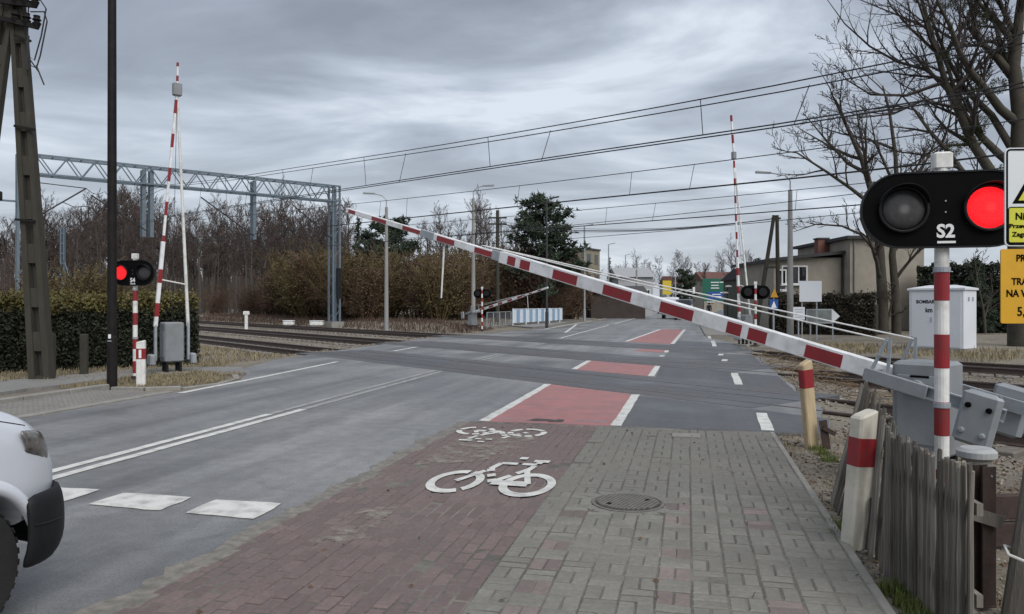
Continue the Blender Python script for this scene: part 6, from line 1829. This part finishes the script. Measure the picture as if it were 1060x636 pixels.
M_ever = mat('evergreen_hedge', (0.020, 0.027, 0.015), 0.9, 0.4, 1.5)
hedge('tall dark evergreen hedge behind the white equipment cabinet', ha, hb2, 1.6, 3.9, 20000, 0.11, 6, M_ever, M_ever, top_frac=0.9)
# ---- the two bare trees on the right
PB = dict(seg=[8, 7, 5, 4, 3], wob=0.17, trop=0.085, taper=0.85, rmin=0.0085, tlev=1, max=4, nch=[9, 8, 7, 5], start=[0.15, 0.2, 0.12, 0.1], ang=[(30, 60), (25, 60), (25, 60), (20, 60)], len=[0.5, 0.45, 0.48, 0.5], rat=[0.42, 0.45, 0.5, 0.6], flat=True)
def limb_tree(label, base, Y, paths, seed, P, name, mist=(), dy=1.2):
    rr = random.Random(seed); t = thing(name, label, 'tree', base)
    tm, cm = MB(), MB()
    for (pix, r, lev) in paths:
        pts = []
        ph = rr.uniform(-1, 1)
        for i, (u, v) in enumerate(pix):
            q = A(u, v, Y) - Vector(base)
            q.y += ph * dy * i / max(1, len(pix) - 1) * (0.3 if lev == 0 else 1)
            pts.append(q)
        grow(tm, cm, None, None, 0, r, lev, P, rr, path=pts)
    tm.build('trunk', M_bark, t, smooth=True); cm.build('crown', M_twig, t)
    for (u, v, rpx) in mist:
        c = A(u, v, Y) - Vector(base) + Vector((0, rr.uniform(-.8, .5), 0)); R_ = rpx * Y / F
        mm = MB()
        for k in range(900):
            d = Vector((rr.gauss(0, 1), rr.gauss(0, 1), rr.gauss(0, 1))).normalized() * R_ * rr.uniform(.25, 1.0) ** 0.6
            x = perp(d.normalized(), rr) * R_ * .10; y = d.normalized() * R_ * .16
            mm.add([c + d - x * .4, c + d + y, c + d + x * .4, c + d - y * .2], [(0, 1, 2, 3)])
        mm.build('mistletoe', M_mist, t)
    return t
YB = 43.0
bb = A(918, 315, YB); bb.z = 0
P2 = dict(PB); P2['rmin'] = 0.0115; P2['nch'] = [7, 7, 6, 4]
limb_tree('bare two stemmed tree in front of the beige house', bb, YB, [
    ([(914, 348), (913, 300), (910, 250), (904, 205), (892, 165), (876, 130), (862, 100)], 0.34, 0),
    ([(928, 348), (927, 300), (924, 265), (930, 215), (928, 160), (922, 115), (915, 88)], 0.27, 0),
    ([(908, 262), (892, 243), (872, 234), (846, 232), (822, 240)], 0.10, 1),
    ([(906, 215), (880, 196), (852, 178), (822, 160), (803, 158)], 0.12, 1),
    ([(898, 180), (880, 168), (858, 140), (838, 112)], 0.12, 1),
    ([(904, 205), (898, 165), (893, 125), (890, 96)], 0.12, 1),
    ([(925, 190), (905, 150), (896, 112)], 0.10, 1),
    ([(929, 210), (950, 180), (968, 140), (975, 115)], 0.10, 1),
    ([(924, 262), (945, 245), (955, 225)], 0.07, 1),
    ([(916, 345), (920, 315), (921, 300)], 0.09, 1)], 9, P2, 'bare_tree')
YA = 31.0
ba = A(1051, 315, YA); ba.z = 0
P3 = dict(PB); P3['rmin'] = 0.0082; P3['nch'] = [8, 9, 8, 5]; P3['len'] = [0.42, 0.46, 0.5, 0.52]
limb_tree('large bare tree with mistletoe balls behind the warning boards', ba, YA, [
    ([(1056, 360), (1054, 280), (1052, 190), (1054, 120), (1047, 70), (1052, 20), (1062, -60), (1070, -160)], 0.46, 0),
    ([(1050, 205), (1026, 178), (1008, 150), (994, 118), (980, 88), (968, 45), (955, 0), (948, -50)], 0.26, 1),
    ([(1051, 160), (1030, 118), (1006, 90), (990, 55), (978, 15), (970, -40)], 0.17, 1),
    ([(1047, 78), (1028, 60), (1008, 45), (998, 18), (985, -20)], 0.20, 1),
    ([(1050, 35), (1035, 15), (1022, -15)], 0.15, 1),
    ([(985, 98), (962, 72), (932, 62), (905, 45), (880, 20), (862, -8)], 0.095, 2),
    ([(978, 85), (940, 98), (905, 96), (882, 80), (868, 60)], 0.075, 2),
    ([(990, 112), (955, 104), (925, 118), (892, 122), (868, 112)], 0.07, 2),
    ([(1006, 150), (975, 150), (950, 168), (925, 172)], 0.06, 2),
    ([(970, 55), (945, 30), (925, 5), (910, -30)], 0.08, 2),
    ([(962, 30), (935, 10), (900, -12)], 0.07, 2),
    ([(985, 40), (960, 15), (930, -20)], 0.07, 2),
    ([(1054, 190), (1075, 150), (1100, 110), (1115, 60)], 0.2, 1),
    ([(1052, 120), (1072, 90), (1090, 40)], 0.16, 1)], 21, P3, 'bare_tree',
    mist=((1026, 92, 9), (1005, 22, 11), (973, 6, 8), (998, 2, 8), (1007, 142, 12), (976, 158, 8), (1040, 185, 16), (1000, 100, 7), (1048, 55, 12), (975, 60, 7), (1012, 128, 9)))
# sapling behind the cabinet
P4 = dict(PB); P4['max'] = 3; P4['nch'] = [6, 5, 4]; P4['rmin'] = .01
b = A(1022, 315, 38); b.z = 0
limb_tree('pale bare sapling between the cabinet and the yellow sign', b, 38, [([(1020, 345), (1018, 320), (1012, 290), (1008, 262)], 0.07, 0), ([(1019, 330), (1028, 300), (1026, 280)], .05, 1)], 5, P4, 'bare_sapling', dy=.4)

# ---- far off wood that closes the horizon
rr = random.Random(5); fm = MB()
for i in range(15000):
    az = rr.uniform(-0.95, 0.85); dist = rr.uniform(190, 300)
    x = math.sin(az) * dist; y = math.cos(az) * dist
    la = w2r((x, y))[0]
    if -16 < la < 14: continue
    hmax = 8.5 + 3.5 * mnoise.noise(Vector((az * 9, 1, 0))) + 2 * mnoise.noise(Vector((az * 40, 2, 0)))
    if i % 4 == 0:
        h = hmax * rr.uniform(.6, 1); w = .12
        fm.add([(x - w, y, 0), (x + w, y, 0), (x + rr.gauss(0, .5), y, h)], [(0, 1, 2)])
    else:
        z = hmax * rr.random() ** .7; d = Vector((rr.gauss(0, 1), rr.gauss(0, .5), rr.gauss(.6, .7))).normalized() * rr.uniform(1, 2.4); w = .10
        fm.add([(x - w, y, z), (x + w, y, z + w), (x + d.x, y + d.y, min(hmax * 1.1, z + d.z))], [(0, 1, 2)])
for i in range(11000):
    az = rr.uniform(-0.66, -0.20); dist = rr.uniform(255, 330)
    x = math.sin(az) * dist; y = math.cos(az) * dist
    hmax = 17 + 4 * mnoise.noise(Vector((az * 14, 4, 0)))
    if i % 3 == 0:
        h = hmax * rr.uniform(.7, 1); w = .22
        fm.add([(x - w, y, 0), (x + w, y, 0), (x + rr.gauss(0, .4), y, h)], [(0, 1, 2)])
    else:
        z = hmax * rr.random() ** .8; d = Vector((rr.gauss(0, .8), rr.gauss(0, .5), rr.gauss(.9, .6))).normalized() * rr.uniform(1.5, 3.2); w = .15
        fm.add([(x - w, y, z), (x + w, y, z + w), (x + d.x, y + d.y, min(hmax * 1.1, z + d.z))], [(0, 1, 2)])
fm.build('distant_wood', M_ftwig, kind='stuff', label='distant leafless wood along the horizon', cat='wood')
# ---- grasses
def blades(name, n, samp, hmin, hmax, m, label, seed, w=0.006, flop=0.5):
    rr = random.Random(seed); mb_ = MB()
    for i in range(n):
        p_ = samp(rr)
        if p_ is None: continue
        h = rr.uniform(hmin, hmax); a = rr.uniform(0, 6.3); d = Vector((math.cos(a), math.sin(a), 0)); s_ = Vector((-d.y, d.x, 0)) * w
        k = rr.random() * flop
        mid = p_ + Vector((0, 0, h * .6)) + d * h * k * .35; tip = p_ + Vector((0, 0, h * (1 - k * .4))) + d * h * k
        mb_.add([p_ - s_, p_ + s_, mid + s_ * .7, mid - s_ * .7, tip], [(0, 1, 2, 3), (3, 2, 4)])
    return mb_.build(name, m, kind='stuff', label=label, cat='grass')
def on_ground(x, y): return Vector((x, y, gz(x, y) - 0.005))
def tufts(centres, rad):
    def f(rr):
        c = rr.choice(centres); a = rr.uniform(0, 6.3); q = rad * rr.random() ** .6
        return on_ground(c[0] + math.cos(a) * q, c[1] + math.sin(a) * q)
    return f
cs = [R(1.13 + rr.uniform(0, .12), t_) for t_ in (3.3, 3.5, 3.75, 4.0, 4.15, 4.5, 4.7, 4.9)]
blades('green_grass', 2600, tufts(cs, 0.11), 0.03, 0.11, M_green, 'fresh green grass tufts at the foot of the picket fence', 2, w=0.003)
cs = [G(853, 468), G(858, 474), G(845, 462), G(866, 540), G(872, 552)]
blades('green_grass', 900, tufts(cs, 0.10), 0.03, 0.10, M_green, 'fresh green grass tufts round the yellowed guard post', 3, w=0.003)
def vr(rr):
    la = rr.uniform(1.12, 2.9); t_ = rr.uniform(3.0, 10.5); p_ = R(la, t_)
    if mnoise.noise(Vector((p_.x * 1.6, p_.y * 1.6, 0))) < 0.12 - 0.1 * (la > 1.6): return None
    return on_ground(p_.x, p_.y)
blades('dead_grass', 9000, vr, 0.02, 0.09, M_dry, 'dead straw coloured grass on the verge along the footpath', 4, w=0.003, flop=1.3)
def isl(rr):
    la = rr.uniform(-12.3, -9.7); t_ = rr.uniform(12.95, 16.6)
    if la > -10.3 and (t_ < 13.7 or t_ > 15.2): return None
    p_ = R(la, t_); return on_ground(p_.x, p_.y) + Vector((0, 0, .04))
blades('dead_grass', 9000, isl, 0.02, 0.10, M_dry, 'dead grass round the foot of the black lamp post', 5, w=0.006, flop=1.2)
def lft(rr):
    u = rr.uniform(0, 235); y = rr.uniform(16.5, 22.5); p_ = A(u, 0, y)
    la, t_ = w2r(p_)
    if la > -11.9 - (t_ - 17.6) * 0.1 or w2t(p_)[0] > 9.6: return None
    return on_ground(p_.x, p_.y)
def lf3(rr):
    q = rr.uniform(3, 10.2); s_ = rr.uniform(20, 60); p_ = T(q, s_)
    if w2r(p_)[0] > -12.5 or p_.y < 21: return None
    return on_ground(p_.x, p_.y)
blades('dead_grass', 14000, lf3, 0.05, 0.22, M_dry, 'dead grass strip along the near side of the first track', 16, w=0.014, flop=1.1)
blades('dead_grass', 9000, lft, 0.03, 0.14, M_dry, 'dead grass between the hedge and the first track', 6, w=0.008, flop=1.2)
def rgt(rr):
    q = rr.uniform(25.6, 31); s_ = rr.uniform(-12, 18); p_ = T(q, s_)
    if w2r(p_)[0] < 3.4: return None
    if mnoise.noise(Vector((p_.x * .6, p_.y * .6, 0))) < -0.15: return None
    return on_ground(p_.x, p_.y)
blades('dead_grass', 16000, rgt, 0.06, 0.28, M_dry, 'tall dead grass strip before the white equipment cabinet', 7, w=0.012, flop=1.0)
def lf2(rr):
    q = rr.uniform(25.5, 31) if rr.random() < .6 else rr.uniform(28, 50); s_ = rr.uniform(18, 90) if rr.random() < .6 else rr.uniform(60, 230); p_ = T(q, s_)
    if w2r(p_)[0] > -12.4: return None
    return on_ground(p_.x, p_.y)
blades('dead_grass', 30000, lf2, 0.1, 0.45, mat('dead_reddish_stalks', (0.085, 0.054, 0.040), .95, .3, 2), 'dead brown stalks at the edge of the leafless wood', 8, w=0.02, flop=0.9)
# fallen twigs on the ballast at the right of the crossing
rr = random.Random(31); tw_ = MB()
for i in range(260):
    q = rr.uniform(13.2, 21.5); la = rr.uniform(2.0, 4.2); t_ = t_at(la, q); p_ = R(la, t_)
    z = gz(p_.x, p_.y) + rr.uniform(.02, .22) * (1 if la < 3.4 else .4); a = rr.uniform(0, 6.3); d = Vector((math.cos(a), math.sin(a), rr.gauss(0, .2))) * rr.uniform(.2, .7)
    c = Vector((p_.x, p_.y, z)); tw_.tube([c - d / 2, c + Vector((rr.gauss(0, .03), rr.gauss(0, .03), rr.gauss(.03, .03))), c + d / 2], 0.007, 4)
tw_.build('fallen_twigs', mat('dead_twig', (0.16, 0.115, 0.07), .95, .3, 3), kind='stuff', label='heap of dead twigs on the ballast beside the crossing surface', cat='twigs')
# leaf litter
def litter(n, samp, m, label, seed):
    rr = random.Random(seed); mb_ = MB()
    for i in range(n):
        p_ = samp(rr)
        if p_ is None: continue
        x = Vector((rr.gauss(0, 1), rr.gauss(0, 1), rr.gauss(0, .25))).normalized() * rr.uniform(.01, .03); y = perp(x.normalized(), rr) * x.length * .6
        c = p_ + Vector((0, 0, .012)); mb_.add([c - x, c + y, c + x, c - y], [(0, 1, 2, 3)])
    return mb_.build('leaf_litter', m, kind='stuff', label=label, cat='leaves')
M_leaf = mat('dead_leaf', (0.10, 0.062, 0.038), .9, .4, 9)
def vl(rr):
    la = rr.uniform(1.1, 3.6); p_ = R(la, rr.uniform(2.8, 12)); 
    return on_ground(p_.x, p_.y) if w2t(p_)[0] < 10 else None
def pl(rr):
    la = rr.uniform(-2.9, 1.0); p_ = R(la, rr.uniform(3.0, 10.2)); return Vector((p_.x, p_.y, 0.004))
litter(70, pl, M_leaf, 'few small dead leaves lying on the brick paving', 8)
litter(3200, vl, M_leaf, 'brown dead leaves scattered over the verge by the fence', 3)
